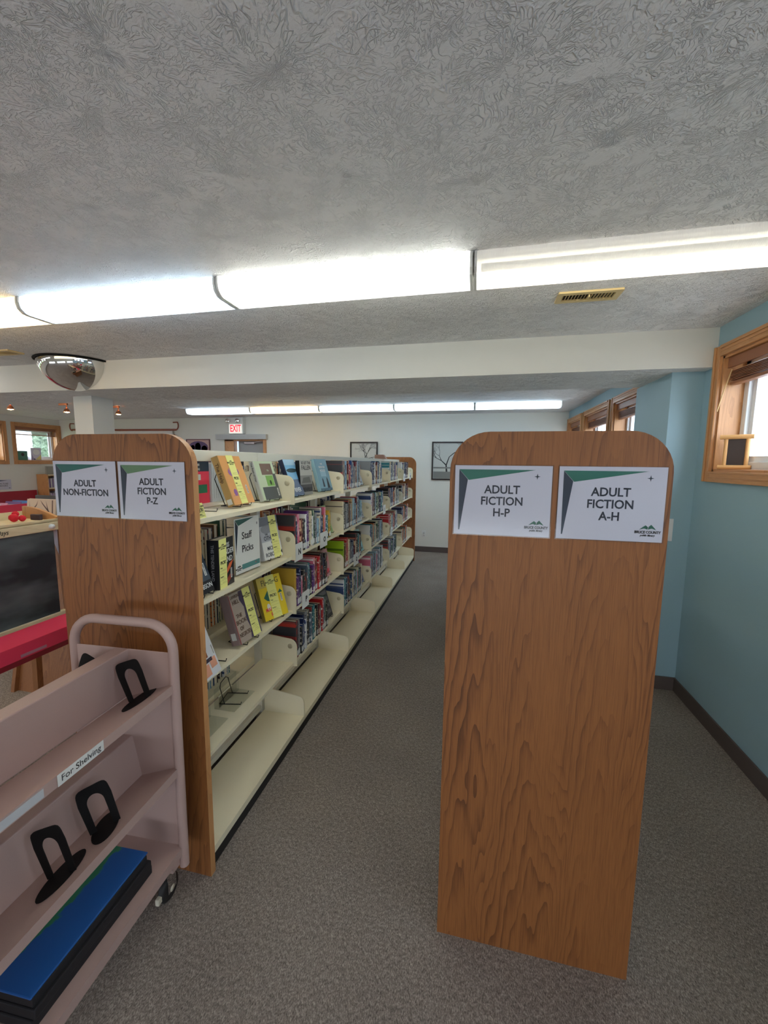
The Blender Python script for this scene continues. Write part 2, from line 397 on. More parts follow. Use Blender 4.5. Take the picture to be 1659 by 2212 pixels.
for i, (a, b) in enumerate(ADDED_WX):
    wn_ = sthing('window_%d' % (20+i), None, ((a+b)/2, YB, .35))
    fr = MB()
    for x in (a, a+(b-a)/3, a+2*(b-a)/3, b-.06): fr.box(x, x+.06, YB-.14, YB-.08, .1, .85)
    fr.box(a, b, YB-.14, YB-.08, .1, .16).box(a, b, YB-.14, YB-.08, .79, .85)
    obj('window_frame', fr, VINYLW, wn_)
# far wall with the doorway cut out
DX0, DX1, DZ = -5.02, -4.13, 2.08
struct('wall_far', MB().box(XL-.22, DX0, YF, YF+.2, 0, ZC).box(DX1, XR+.22, YF, YF+.2, 0, ZC).box(DX0, DX1, YF, YF+.2, DZ, ZC), WHITEW)
mb = MB().box(XL, XR, 3.118, 3.812, 2.276, ZC); mb.m = [1 if i == 0 else 0 for i in range(len(mb.f))]
struct('trim_1', mb, [BEAMW, CEIL], label='white boxed ceiling beam crossing the room')
struct('trim_2', MB().box(1.2786, XR, 3.244, 3.88, 0, 2.276), BLUEW, label='blue pilaster under the beam')
struct('trim_3', MB().box(-3.975, -3.75, 3.42, 3.665, 0, 2.276), BEAMW, label='white square column under the beam')
def base_run(name, mbx):
    struct(name, mbx, BASEB, bevel=.003)
base_run('baseboard_right', MB().box(XR-.012, XR, YB, 3.244, 0, .1).box(1.2666, XR, 3.232, 3.244, 0, .1).box(1.2666, 1.2786, 3.244, 3.88, 0, .1).box(XR-.012, XR, 3.88, YF, 0, .1))
base_run('baseboard_far', MB().box(XL, DX0-.1, YF-.012, YF, 0, .1).box(DX1+.1, XR, YF-.012, YF, 0, .1))
base_run('baseboard_left', MB().box(XL, XL+.012, YB, YF, 0, .1))

def window(idx, wx, ya, yb, out, blind=True):
    """wx = wall face, out = +1 when outside lies towards +x"""
    w = sthing('window_%d' % idx, None, (wx, (ya+yb)/2, ZA))
    c = .066; o = out
    def X(a, b): return (wx+o*a, wx+o*b) if o > 0 else (wx+o*b, wx+o*a)
    for nm, (y0, y1, z0, z1), m in (('casing', (ya-c, ya, ZA-c, ZB+c), OAKZ), ('casing', (yb, yb+c, ZA-c, ZB+c), OAKZ), ('casing', (ya, yb, ZB, ZB+c), OAKY), ('casing', (ya, yb, ZA-c, ZA), OAKY)):
        mb = MB().box(*X(-.018, 0), y0, y1, z0, z1)
        if z1-z0 > .3:
            yo = y0 if y0 < ya else y1-.02
            mb.box(*X(-.026, -.018), yo, yo+.02, z0, z1); yi = y1-.012 if y0 < ya else y0
            mb.box(*X(-.022, -.018), yi, yi+.012, z0+c, z1-c)
        else:
            zo = z1-.02 if z0 > 2 else z0
            mb.box(*X(-.026, -.018), y0, y1, zo, zo+.02); zi = z0 if z0 > 2 else z1-.012
            mb.box(*X(-.022, -.018), y0, y1, zi, zi+.012)
            mb.box(*X(-.022, -.018), y0, y1, (z0+z1)/2-.006, (z0+z1)/2)
        obj(nm, mb, m, w, bevel=.003)
    obj('jamb', MB().box(*X(0, .125), ya, ya+.016, ZA, ZB).box(*X(0, .125), yb-.016, yb, ZA, ZB), OAKZ, w)
    obj('head_and_sill', MB().box(*X(0, .125), ya, yb, ZB-.016, ZB).box(*X(0, .125), ya, yb, ZA, ZA+.016), OAKY, w)
    fr = MB(); ia, ib, iz0, iz1 = ya+.016, yb-.016, ZA+.016, ZB-.016; ym = (ya+yb)/2
    for (a, b, s) in ((0, .045, 0), (.02, .03, .045), (.03, .02, .075)):
        pass
    fr.box(*X(.12, .19), ia, ia+.045, iz0, iz1).box(*X(.12, .19), ib-.045, ib, iz0, iz1).box(*X(.12, .19), ia, ib, iz1-.045, iz1).box(*X(.12, .19), ia, ib, iz0, iz0+.045)
    obj('window_frame', fr, VINYLW, w, bevel=.003)
    for k, (a, b, d) in enumerate(((ia+.045, ib-.045, .155),)):
        s = MB(); z0, z1 = iz0+.045, iz1-.045
        s.box(*X(d-.012, d+.012), a, a+.035, z0, z1).box(*X(d-.012, d+.012), b-.035, b, z0, z1).box(*X(d-.012, d+.012), a+.035, b-.035, z0, z0+.035).box(*X(d-.012, d+.012), a+.035, b-.035, z1-.035, z1)
        so = obj('sash', s, VINYLW, w, bevel=.002)
        obj('pane', MB().box(*X(d-.003, d+.003), a+.035, b-.035, z0+.035, z1-.035), GLASS, so)
    if blind:
        obj('blind_valance', MB().box(*X(.018, .034), ia+.002, ib-.002, iz1-.062, iz1-.001), WALNUT, w, bevel=.003)
        for k in range(7):
            z = iz1-.085-k*.009
            obj('blind_slat', MB().box(*X(.032, .082), ia+.01, ib-.01, z, z+.0035), WALNUT, w)
        obj('blind_bottom_rail', MB().box(*X(.034, .08), ia+.01, ib-.01, iz1-.165, iz1-.146), WALNUT, w, bevel=.004)
    return w
for i, (a, b) in enumerate(RW): window(i+1, XR, a, b, 1)
for i, (a, b) in enumerate(LW): window(i+8, XL, a, b, -1)
# blind wand and its cord in the nearest right window
wd = MB().tube([(XR+.03, 3.0, 2.235), (XR-.004, 2.99, 2.12), (XR-.035, 2.985, 1.98)], .0035, 8)
tag(recentre(obj('blind_wand', wd, M('pale_wood_stick', (222, 184, 128), .5))), 'thin pale wooden tilt wand hanging from the blind in the near right window', 'wand')

# door under the exit sign
d = sthing('door_1', 'grey exit door under a grey header', ((DX0+DX1)/2, YF, 0))
obj('door_frame', MB().box(DX0, DX0+.2, YF+.02, YF+.18, 0, DZ).box(DX1-.02, DX1+.045, YF-.02, YF+.18, 0, DZ).box(DX0, DX1, YF+.02, YF+.18, DZ-.03, DZ), OAKZ, d, bevel=.003)
obj('side_light', MB().box(DX0+.2, DX0+.26, YF+.14, YF+.16, 0, DZ-.03), emit('daylit_glass', (190, 215, 245), 1.0), d)
obj('door_leaf', MB().box(DX0+.26, DX1-.02, YF+.1, YF+.15, 0.01, DZ-.03), GREY, d)
ar = MB().box(-4.6, -4.38, YF+.04, YF+.1, DZ-.085, DZ-.045).tube([(-4.4, YF+.06, DZ-.06), (-4.25, YF+.02, DZ-.04), (-4.16, YF+.06, DZ-.04)], .01, 6)
obj('door_closer', ar, M('closer_pinkish', (190, 176, 176), .4), d, bevel=.004)
obj('door_handle', MB().tube([(-4.25, YF+.09, 1.02), (-4.25, YF+.04, 1.02), (-4.35, YF+.04, 1.02)], .01, 8), GREY, d)
h = obj('door_header', MB().box(-5.16, -4.05, YF-.085, YF, 2.08, 2.178), M('header_grey', (178, 178, 176), .6)); tag(recentre(h), 'grey boxed header above the exit door', 'header')

# ================================================================ SHELVING RANGES
ZT = [1.42, 1.09, .76, .43]; ZBASE = .09; PT = 1.741
def bracket_prof(xf, xb, z0, zf, zb, r=.05):
    """end bracket outline in (x, z), rounded at the front top"""
    s = 1 if xf > xb else -1
    pts = [(xb, z0), (xf, z0)]
    for i in range(7):
        a = pi/2*i/6; pts.append((xf-s*r+s*r*cos(a), zf-r+r*sin(a)))
    pts.append((xb, zb)); return pts
_shared = {}
def shared(key, name, fn, mats, parent, loc, bevel=0):
    """piece that shares its mesh with the others of its key; fn builds it around the origin"""
    if key not in _shared:
        o = obj(name, fn(), mats, None, bevel=bevel); _shared[key] = o
    else:
        o = _shared[key].copy(); COL.objects.link(o)
    o.parent = parent; o.location = Vector(loc)-parent_origin(parent); return o
def build_range(name, label, xc, y0, nb, pitch, far_panel=True, group=None, near_x=(None, None)):
    xa, xb = near_x
    rg = thing(name, label, 'shelving unit', (xc, y0, 0), group)
    def panel(y, t=.028):
        W = (xb-xa)/2; prof = rrect(xa, xb, 0, PT, .115, 10, (0, 0, 1, 1))
        mb = MB(); n = len(prof)
        vs = [(p[0], y, p[1]) for p in prof]+[(p[0], y+t, p[1]) for p in prof]
        mb.add(vs, [tuple(range(n))[::-1], tuple(range(n, 2*n))]); mb.mi = 1
        mb.add(vs, [(i, (i+1) % n, n+(i+1) % n, n+i) for i in range(n)])
        return obj('end_panel', mb, [OAK, OAKE], rg)
    panel(y0)
    yl = y0+.028
    if far_panel: panel(yl+nb*pitch+.002)
    for k in range(nb+1):
        y = yl+k*pitch
        ya = y-.02 if 0 < k < nb else (y if k == 0 else y-.03)
        ob = obj('post', MB().box(xc-.022, xc+.022, ya+.001, ya+(.039 if 0 < k < nb else .03), .0, 1.645), SHELFG, rg)
        for z in (1.56, 1.50):
            for s in (1, -1):
                if 0 < k < nb: obj('screw', MB().lathe([(0, .006*s), (.008, .004*s), (.009, 0)], (xc+s*.022, y, z), 'x', 8), CHROME, ob)
    for k in range(nb):
        a, b = yl+k*pitch+.002, yl+(k+1)*pitch-.002
        obj('top_rail', MB().box(xc-.026, xc+.026, a, b, 1.645, 1.697), SHELFG, rg, bevel=.003)
        obj('cross_rail', MB().box(xc-.015, xc+.015, a, b, .1, .13), SHELFG, rg)
        for s in (1, -1):
            for L, z in enumerate(ZT):
                def sh(s=s):
                    D = .2325; m = MB()
                    m.prism([(s*.02, 0), (s*D, 0), (s*(D+.0), -.019), (s*(D-.003), -.019), (s*(D-.003), -.0022), (s*.0225, -.0022), (s*.0225, -.03), (s*.02, -.03)], 0, pitch-.004, 'y')
                    return m
                so = shared(('s', s, pitch), 'shelf', sh, SHELF, rg, (xc, a, z))
                def br(s=s):
                    m = MB(); m.prism(bracket_prof(s*.2545, s*.024, -.022, .148, .168), 0, .0022, 'y')
                    for q in (0, 1):
                        m.lathe([(.016, .0), (.013, -.0022), (.008, -.003), (0, -.0032)], (s*.2115, 0, .103), 'y', 14)
                    m.lathe([(.016, .0022), (.013, .0042), (0, .0048)], (s*.2115, 0, .103), 'y', 14)
                    return m
                for yy in (a-.0005, b-.0017): shared(('b', s), 'bracket', br, SHELF, so, (xc, yy, z))
            def bs(s=s):
                m = MB(); D = .2955
                m.prism([(s*.025, 0), (s*D, 0), (s*D, -.03), (s*(D-.003), -.03), (s*(D-.003), -.003), (s*.025, -.003)], 0, pitch-.004, 'y'); return m
            so = shared(('bs', s, pitch), 'base_shelf', bs, SHELF, rg, (xc, a, ZBASE))
            def bb(s=s):
                m = MB(); m.prism(bracket_prof(s*.2955, s*.03, -.03, .125, .155, .04), 0, .0024, 'y')
                m.lathe([(.008, -.0008), (.006, -.0012), (0, -.0004)], (s*.262, 0, .095), 'y', 10)
                return m
            for yy in (a-.0005, b-.0017): shared(('bb', s), 'base_bracket', bb, SHELF, so, (xc, yy, ZBASE))
            shared(('k', s, pitch), 'kick_plate', lambda s=s: MB().box(min(s*.278, s*.288), max(s*.278, s*.288), 0, pitch-.003, 0.0005, .0595), KICK, rg, (xc, a-.001, 0))
    return rg
XC, Y0, PI_, NB = -1.2805, 1.262, .905, 6
YL = Y0+.028
build_range('shelving_unit', 'cream metal shelving range with oak end panel, left of the aisle, holding books', XC, Y0, NB, PI_, near_x=(-1.587, -.974))
build_range('shelving_unit', 'oak end panel and range on the right, between the aisle and the blue wall', .2245, 1.274, 4, PI_, near_x=(-.079, .528))
def sec(k): return YL+k*PI_

# ---------------------------------------------------------------- range-end signs
def end_sign(label, x0, x1, y, lines, teal):
    z0, z1 = 1.428, 1.644; yf = y
    t = thing('acrylic_sign', label, 'sign', ((x0+x1)/2, yf, z0))
    T = frame((x0, yf-.004, z0), (1, 0, 0), (0, 0, 1)); W, H = x1-x0, z1-z0
    obj('paper', MB().box(x0+.003, x1-.003, yf-.0038, yf-.003, z0+.003, z1-.003), WHITEP, t)
    obj('clear_sleeve', MB().box(x0, x1, yf-.0062, yf-.0052, z0, z1).box(x0, x1, yf-.0024, yf-.0006, z0, z1).box(x0, x0+.0015, yf-.0052, yf-.0024, z0, z1).box(x1-.0015, x1, yf-.0052, yf-.0024, z0, z1), ACRY, t)
    mb = flat(MB(), T, [(.015, H-.015), (.80*W+.008, H-.015), (.155*W, H-.047), (.147*W, H-.045)], -.0001)
    obj('green_corner_shape', mb, teal, t)
    mb = flat(MB(), T, [(.015, H-.0155), (.145*W, H-.0455), (.02, .016), (.0165, .016)], -.0001)
    obj('navy_corner_shape', mb, NAVY, t)
    st = []
    for k in range(8):
        a = pi/4*k; r = .009 if k % 2 == 0 else .0025
        st.append((.845*W+r*sin(a), H-.034+r*cos(a)))
    obj('star_mark', flat(MB(), T, st, -.0001), NAVY, t)
    tm = MB(); n = len(lines)
    for i, s in enumerate(lines):
        text_mb(s, .0345, T, .5*W+.0*W, .112+((n-1)/2-i)*.0345 + (-.006 if n == 3 else .0), bold=.0007, sx=.92, lift=-.0002, mb=tm)
    obj('lettering', tm, INK, t)
    emblem(T, .855*W, .038, .0205, t)
GREENT = M('green_print', (92, 128, 92), .5); TEAL2 = M('teal_green_print', (20, 104, 88), .5)
end_sign('acrylic sign reading ADULT NON-FICTION on the left oak end panel', -1.585, -1.2925, Y0, ['ADULT', 'NON-FICTION'], TEAL)
end_sign('acrylic sign reading ADULT FICTION P-Z on the left oak end panel', -1.2885, -1.001, Y0, ['ADULT', 'FICTION', 'P-Z'], GREENT)
end_sign('acrylic sign reading ADULT FICTION H-P on the right oak end panel', -.066, .2185, 1.274, ['ADULT', 'FICTION', 'H-P'], TEAL2)
end_sign('acrylic sign reading ADULT FICTION A-H on the right oak end panel', .231, .5155, 1.274, ['ADULT', 'FICTION', 'A-H'], TEAL2)

# ================================================================ BOOKS
PAL = [('black', (30, 30, 34), (200, 190, 170)), ('charcoal', (62, 62, 66), (190, 60, 50)), ('navy', (30, 40, 78), (190, 200, 215)),
       ('dark blue', (36, 66, 118), (230, 220, 200)), ('teal', (30, 120, 130), (230, 235, 230)), ('maroon', (104, 28, 40), (220, 190, 150)),
       ('cream', (222, 208, 176), (70, 60, 60)), ('white', (228, 228, 226), (60, 80, 130)), ('grey', (140, 142, 144), (40, 40, 50)),
       ('pale blue', (150, 186, 204), (40, 60, 90)), ('purple', (96, 50, 120), (225, 215, 200)), ('brown', (104, 70, 46), (220, 200, 160)),
       ('red', (190, 34, 42), (240, 230, 220)), ('dark green', (40, 84, 62), (220, 220, 190)), ('tan', (190, 156, 112), (60, 40, 30)),
       ('pink', (214, 110, 136), (240, 230, 230)), ('orange', (222, 120, 50), (40, 30, 30)), ('slate', (84, 100, 116), (220, 220, 225)),
       ('lime green', (160, 196, 40), (60, 90, 20)), ('mustard', (196, 160, 60), (50, 40, 20))]
SM = {}
for i, (nme, a, b) in enumerate(PAL): SM[nme] = spine_mat(nme.replace(' ', '_')+'_cover', a, b, i % 2)
WEI = [14, 8, 8, 6, 6, 6, 9, 9, 7, 7, 3, 4, 4, 3, 4, 2, 3, 7, 0, 1]
specs = []
ROWN = ['top shelf', 'second shelf down', 'third shelf down', 'fourth shelf down']
BAYN = ['first bay', 'second bay', 'third bay', 'fourth bay', 'fifth bay', 'far bay']
def fill_row(row, bay, ya, yb, thin=(.018, .036), forced=()):
    z = ZT[row]+.0005; y = ya; i = 0
    while y < yb:
        t = random.uniform(*thin)
        c = forced[i] if i < len(forced) and forced[i] else random.choices([p[0] for p in PAL], WEI)[0]
        h = random.choice([.20, .21, .225, .232, .236, .238, .242]) if random.random() < .8 else random.uniform(.17, .2)
        if i == 0: h = .238
        dpt = min(.165, h*.66)
        specs.append(dict(row=row, bay=bay, y=y, t=t-.0012, h=h, d=dpt, x=XC+.232-random.uniform(.0, .012), z=z, c=c, i=i, side=1))
        y += t; i += 1
RE = {0: [(2, 3.13, 3.70), (3, 4.05, 4.55), (4, 4.95, 5.50), (5, 5.86, 6.42)],
      1: [(1, 2.24, 2.84), (2, 3.15, 3.74), (3, 4.05, 4.66), (4, 4.95, 5.58), (5, 5.86, 6.45)],
      2: [(1, 2.24, 2.78), (2, 3.16, 3.72), (3, 4.05, 4.64), (4, 4.95, 5.55), (5, 5.87, 6.44)],
      3: [(1, 2.24, 2.78), (2, 3.16, 3.76), (3, 4.06, 4.66), (4, 4.95, 5.50), (5, 5.87, 6.40)]}
FC = {(1, 1): ['charcoal', 'navy', 'pink', 'maroon', 'black', 'white', 'purple', 'pale blue', 'cream', 'white', 'dark green', 'grey', 'pale blue', 'cream', 'dark blue', 'navy', 'orange', 'pink', 'teal', 'mustard'],
      (2, 1): ['mustard', 'purple', 'navy', 'pink', 'black', 'charcoal', 'slate', 'teal', 'black', 'purple', 'pink', 'maroon', 'red', 'black', 'charcoal', 'navy', 'black', 'charcoal', 'grey'],
      (3, 1): ['charcoal', 'grey', 'black', 'dark blue', 'navy', 'white', 'grey', 'black', 'slate', 'charcoal', 'teal', 'cream', 'black', 'maroon', 'grey', 'red', 'slate', 'dark green'],
      (2, 2): ['lime green', 'charcoal', 'brown', 'red', 'red', 'cream', 'grey', 'charcoal', 'slate', 'navy', 'purple', 'maroon', 'cream'],
      (3, 2): ['white', 'navy', 'teal', 'navy', 'cream', 'charcoal', 'black', 'teal', 'dark blue', 'cream', 'brown', 'slate'],
      (1, 2): ['cream', 'black', 'charcoal', 'grey', 'black', 'charcoal', 'brown', 'slate', 'tan', 'tan', 'pale blue', 'navy', 'pale blue', 'maroon', 'red'],
      (0, 2): ['charcoal', 'brown', 'dark blue', 'slate', 'pale blue', 'grey', 'maroon', 'maroon', 'red', 'maroon', 'dark blue', 'slate', 'maroon', 'grey', 'maroon', 'red', 'grey'],
      (1, 3): ['white', 'red', 'white', 'maroon', 'black', 'red', 'black', 'teal', 'slate', 'cream', 'dark green'],
      (2, 4): ['red', 'grey', 'red', 'pink', 'dark green', 'cream', 'slate']}
for row, L in RE.items():
    for (bay, a, b) in L:
        fill_row(row, bay, a, b, thin=(.022, .038) if (row, bay) in FC else (.022, .04), forced=FC.get((row, bay), ()))
front_n = len(specs)
# the other face of the range (seen between the shelves as page edges)
for row in range(4):
    for bay in range(0, 3):
        y = sec(bay)+.03 + (.95 if (row == 0 and bay == 0) else .0); i = 0
        while y < sec(bay+1)-.2:
            t = random.uniform(.018, .036); h = random.choice([.2, .215, .225, .235])
            c = random.choices([p[0] for p in PAL], WEI)[0]
            specs.append(dict(row=row, bay=bay, y=y, t=t-.0012, h=h, d=h*.66, x=XC-.228, z=ZT[row]+.0005, c=c, i=i, side=-1)); y += t; i += 1
def cover_mb(mb, s):
    sd = s['side']; x = s['x']; y0, y1 = s['y'], s['y']+s['t']; z0, z1 = s['z'], s['z']+s['h']; b = x-sd*s['d']; e = min(.003, s['t']*.3); c = .0024
    # boards + slightly rounded spine, one outline
    pr = [(b, y0), (x-sd*e, y0), (x, y0+e), (x, y1-e), (x-sd*e, y1), (b, y1), (b, y1-c), (x-sd*.004, y1-c), (x-sd*.004, y0+c), (b, y0+c)]
    mb.prism(pr, z0, z1, 'z')
def page_mb(mb, s):
    sd = s['side']; x = s['x']; b = x-sd*(s['d']-.004); f = x-sd*.0045
    mb.box(min(b, f), max(b, f), s['y']+.0026, s['y']+s['t']-.0026, s['z']+.002, s['z']+s['h']-.004)
def label_mb(mb, s):
    mb.box(s['x']-.0002, s['x']+.0004, s['y']+.003, s['y']+s['t']-.003, s['z']+.012, s['z']+.045)
ORD = lambda n: '%d%s' % (n, 'th' if 10 <= n % 100 <= 20 else {1: 'st', 2: 'nd', 3: 'rd'}.get(n % 10, 'th'))
def dist(s): return (s['y'] + (40 if s['side'] < 0 and s['bay'] > 0 else 0) + (1.2 if s['side'] < 0 else 0))
order = sorted(range(len(specs)), key=lambda i: dist(specs[i]))
NIND = 272
keep = set(order[:NIND])
rest = MB(); restm = [PAPER, LABELW]+[SM[p[0]] for p in PAL]; pi_ = {p[0]: k+2 for k, p in enumerate(PAL)}
for q in order:
    s = specs[q]
    if q in keep:
        if s['side'] > 0:
            lab = '%s book, %s from near divider, %s, %s of left range' % (s['c'], ORD(s['i']+1), ROWN[s['row']], BAYN[s['bay']])
            grp = 'spine-out books on the left range'
        else:
            lab = '%s book, page edges showing, %s from oak panel, back face, %s' % (s['c'], ORD(s['i']+1), ROWN[s['row']])
            grp = 'books on the back face of the left range'
        if s['bay'] <= 2:
            m = MB(); cover_mb(m, s); o = obj('book', m, SM[s['c']]); recentre(o)
            m = MB(); page_mb(m, s); obj('page_block', m, PAPER, o)
            if s['side'] > 0: m = MB(); label_mb(m, s); obj('spine_label', m, LABELW, o)
        else:
            m = MB(); cover_mb(m, s); m.mi = 1; page_mb(m, s); m.mi = 2; label_mb(m, s)
            o = obj('book', m, [SM[s['c']], PAPER, LABELW]); recentre(o)
        tag(o, lab, 'book', grp)
    else:
        rest.mi = pi_[s['c']]; cover_mb(rest, s); rest.mi = 0; page_mb(rest, s)
        if s['side'] > 0: rest.mi = 1; label_mb(rest, s)
tag(obj('distant_books', rest, restm), 'remaining small books at the far end and on the back face of the left range', 'books', kind='stuff')

# ---------------------------------------------------------------- wire stands and face-out books
def vec_frame(x, y, z, yaw, lean):
    wv = Vector((-sin(yaw), cos(yaw), 0)); nv = Vector((cos(yaw), sin(yaw), 0))
    hv = Vector((0, 0, cos(lean)))-nv*sin(lean)
    return frame((x, y, z), wv, hv)       # local x = along cover, y = up cover, z = out of the cover
def wire_stand(label, x, y, z, yaw, lean, w=.1, h=.15, group='wire book stands'):
    """easel of bent wire; (x, y, z) is the near bottom corner of the book it carries"""
    wv = Vector((-sin(yaw), cos(yaw), 0)); nv = Vector((cos(yaw), sin(yaw), 0)); o = Vector((x, y, z))
    def P(a, n, h): q = o+wv*a+nv*n; return (q.x, q.y, h)
    t = thing('wire_book_stand', label, 'book stand', P(w/2, -.04, z), group)
    B = -.05
    m = MB()
    zt = z+.004; back = B-.012
    A, C = .03, .03+w
    for a in (A, C):
        m.tube([P(a, .016, zt+.013), P(a, .012, zt), P(a, B-.045, zt)], .0021, 6)
    m.tube([P(A, B-.045, zt), P(C, B-.045, zt)], .0021, 6)
    obj('base_wire', m, WIRE, t)
    m = MB(); hh = h
    xb = B-.02
    m.tube([P(A, B-.02, zt), P(A, B-.02-hh*math.tan(lean), zt+hh*.86), P(A+.02, B-.02-hh*math.tan(lean)-.004, zt+hh), P(C-.02, B-.02-hh*math.tan(lean)-.004, zt+hh), P(C, B-.02-hh*math.tan(lean), zt+hh*.86), P(C, B-.02, zt)], .0021, 6)
    obj('back_wire', m, WIRE, t)
    return t
def display_book(label, x, y, z, yaw, lean, w, h, t, cover, spine=None, stand=True, pages=PAPER, name='book', cat='book', group='face-out books on the left range'):
    z = z + (t*sin(lean) if lean > 0 else 0)
    T = vec_frame(x, y, z, yaw, lean)
    o = thing(name, label, cat, (x, y, z), group)
    m = MB(T); c = .0022
    m.box(0, w, 0, h, -c, 0); m.box(0, w, 0, h, -t, -t+c)
    obj('cover_board', m, cover, o)
    m = MB(T); m.prism([(-.0005, -t), (.0025, -t), (.0025, 0), (-.0005, 0), (-.0022, -t*.2), (-.0022, -t*.8)], 0, h, 'y'); 
    # prism along local y uses (x, z) pairs
    obj('spine', m, spine or cover, o)
    obj('page_block', MB(T).box(.003, w-.004, .003, h-.004, -t+c+.0002, -c-.0002), pages, o)
    if stand: wire_stand('wire stand under the '+label.replace(' face-out','').replace(' of the ',', ').replace(' ending the',',').split(' with')[0].split(' showing')[0], x, y, z - (t*sin(lean) if lean > 0 else 0), yaw, lean, min(.09, w-.06), group=None)
    return o, T
def art(o, T, shapes, name='cover_art'):
    by = {}
    for (mat, pts) in shapes: by.setdefault(mat.name, (mat, []))[1].append(pts)
    for k, (mat, L) in by.items():
        m = MB()
        for p in L: flat(m, T, p)
        obj(name, m, mat, o)
def rc(x0, y0, x1, y1): return [(x0, y0), (x1, y0), (x1, y1), (x0, y1)]
def oval(cx, cy, a, b, n=16): return [(cx+a*cos(2*pi*k/n), cy+b*sin(2*pi*k/n)) for k in range(n)]
def titles(o, T, mat, L, name='title_lettering'):
    m = MB()
    for (s, size, x, y, sx) in L: text_mb(s, size, T, x, y, sx=sx, lift=.0006, bold=size*.008, mb=m)
    obj(name, m, mat, o)
def spine_T(x, y, z, yaw, lean, t, w=None):
    """frame on the spine: local x runs down the spine (text reads down), local z outwards (towards the camera side)"""
    T = vec_frame(x, y, z, yaw, lean)
    wv = T.to_3x3() @ Vector((1, 0, 0)); hv = T.to_3x3() @ Vector((0, 1, 0)); nv = T.to_3x3() @ Vector((0, 0, 1))
    o = Vector((x, y, z)) - wv*.0022 - nv*t/2
    return frame(o, -hv, nv) if False else Matrix(((-hv.x, nv.x, -wv.x, o.x), (-hv.y, nv.y, -wv.y, o.y), (-hv.z, nv.z, -wv.z, o.z), (0, 0, 0, 1)))
def barcode(o, T, x, y, vertical=True, s=1):
    W_, H_ = (.012*s, .045*s) if vertical else (.045*s, .012*s)
    m = MB(); flat(m, T, rc(x, y, x+W_, y+H_), .0004); obj('barcode_sticker', m, LABELW, o)
    m = MB(); k = 0; q = .003
    while q < (H_ if vertical else W_)-.003:
        tt = random.choice([.0007, .0012, .0018])
        flat(m, T, rc(x+.003, y+q, x+W_-.003, y+q+tt) if vertical else rc(x+q, y+.003, x+q+tt, y+H_-.003), .0008); q += tt+.0012
    obj('barcode_bars', m, BLACKI, o)
def squiggle(m, T, x, y, w, a=.002):
    old = m.T; m.T = T; pts = []; n = max(5, int(w/.0035))
    for k in range(n): pts.append((x+w*k/(n-1)+random.uniform(-.0006, .0006), y+random.uniform(-a, a), .0011))
    m.tube(pts, .0003, 4); m.T = old
def slip(label, T, x0, x1, y0, y1):
    """pale yellow recommendation slip lying over a cover and folded over its top"""
    o = thing('recommendation_slip', label, 'paper slip', tuple(T @ Vector(((x0+x1)/2, y0, .001))), 'yellow recommendation slips')
    W_, H_ = x1-x0, y1-y0
    m = MB(T); m.box(x0, x1, y0, y1, .0008, .0013); obj('paper', m, SLIP, o)
    T2 = T @ Matrix.Translation((0, 0, .0013))
    xc = (x0+x1)/2; s = W_*.2
    m = MB(); yy = y1-.13*H_
    flat(m, T2, [(xc-s, yy), (xc-.5*s, yy+.45*s), (xc-.15*s, yy+.2*s), (xc+.3*s, yy+.6*s), (xc+s, yy), (xc+.4*s, yy+.1*s), (xc, yy-.02*s), (xc-.4*s, yy+.12*s)], .0001)
    text_mb('BRUCE COUNTY', .19*W_, T2, xc, yy-.08*W_-.002, sx=.8, bold=.0001, lift=.0001, mb=m); text_mb('public library', .11*W_, T2, xc, yy-.2*W_-.003, lift=.0001, mb=m)
    text_mb('PICK!', .34*W_, T2, xc, y0+.52*H_, sx=.9, bold=.0004, lift=.0001, mb=m)
    text_mb('Title:', .15*W_, T2, x0+.08*W_, y0+.42*H_, 'LEFT', lift=.0001, mb=m); text_mb('Author:', .15*W_, T2, x0+.08*W_, y0+.24*H_, 'LEFT', lift=.0001, mb=m)
    for f in (.6, .36, .3, .17, .1): flat(m, T2, rc(x0+.05*W_, y0+f*H_, x1-.06*W_, y0+f*H_+.0004), .0001)
    obj('printed_text', m, BLACKI, o)
    m = MB(); squiggle(m, T2, x0+.15*W_, y0+.63*H_, .6*W_); squiggle(m, T2, x0+.2*W_, y0+.38*H_, .55*W_); squiggle(m, T2, x0+.2*W_, y0+.2*H_, .5*W_); squiggle(m, T2, x0+.35*W_, y0+.13*H_, .45*W_)
    obj('handwriting', m, BLACKI, o)
z1, z2, z3, z4 = [z+.0055 for z in ZT]
C = M
orange = C('orange_cover', (226, 162, 92), .35); tanb = C('tan_spine', (196, 160, 100), .4); violet = C('violet_ink', (150, 96, 160), .5); brn = C('brown_ink', (90, 62, 40), .5)
a = (-1.115, 1.731, z1, -.003, .349)
o, T = display_book('orange face-out book with a violet title shape on the top shelf', *a, .181, .249, .037, orange, tanb)
art(o, T, [(violet, oval(.085, .165, .045, .026)), (violet, oval(.085, .165, .026, .036)), (violet, oval(.045, .062, .014, .018)), (violet, rc(.02, .045, .11, .0465))])
titles(o, T, orange, [('The', .026, .068, .172, 1), ('Help', .026, .1, .15, 1)]); 
st = spine_T(a[0], a[1], z1+.037*sin(.349), a[3], a[4], .037); titles(o, st, brn, [('The Help', .026, -.165, 0, 1)], 'spine_title')
m = MB(); flat(m, st, rc(-.035, -.013, -.008, .013)); obj('spine_label', m, LABELW, o)
slip('yellow slip marked PICK! across the orange book on the top shelf', T, .062, .118, .002, .2515)
barcode(o, T, .145, .05)
a = (-1.121, 2.02, z1, -.134, .308); sage = C('sage_cover', (190, 204, 172), .4)
o, T = display_book('sage green and grey face-out book on the top shelf', *a, .167, .224, .028, sage, C('pale_grey_spine', (206, 212, 206), .4))
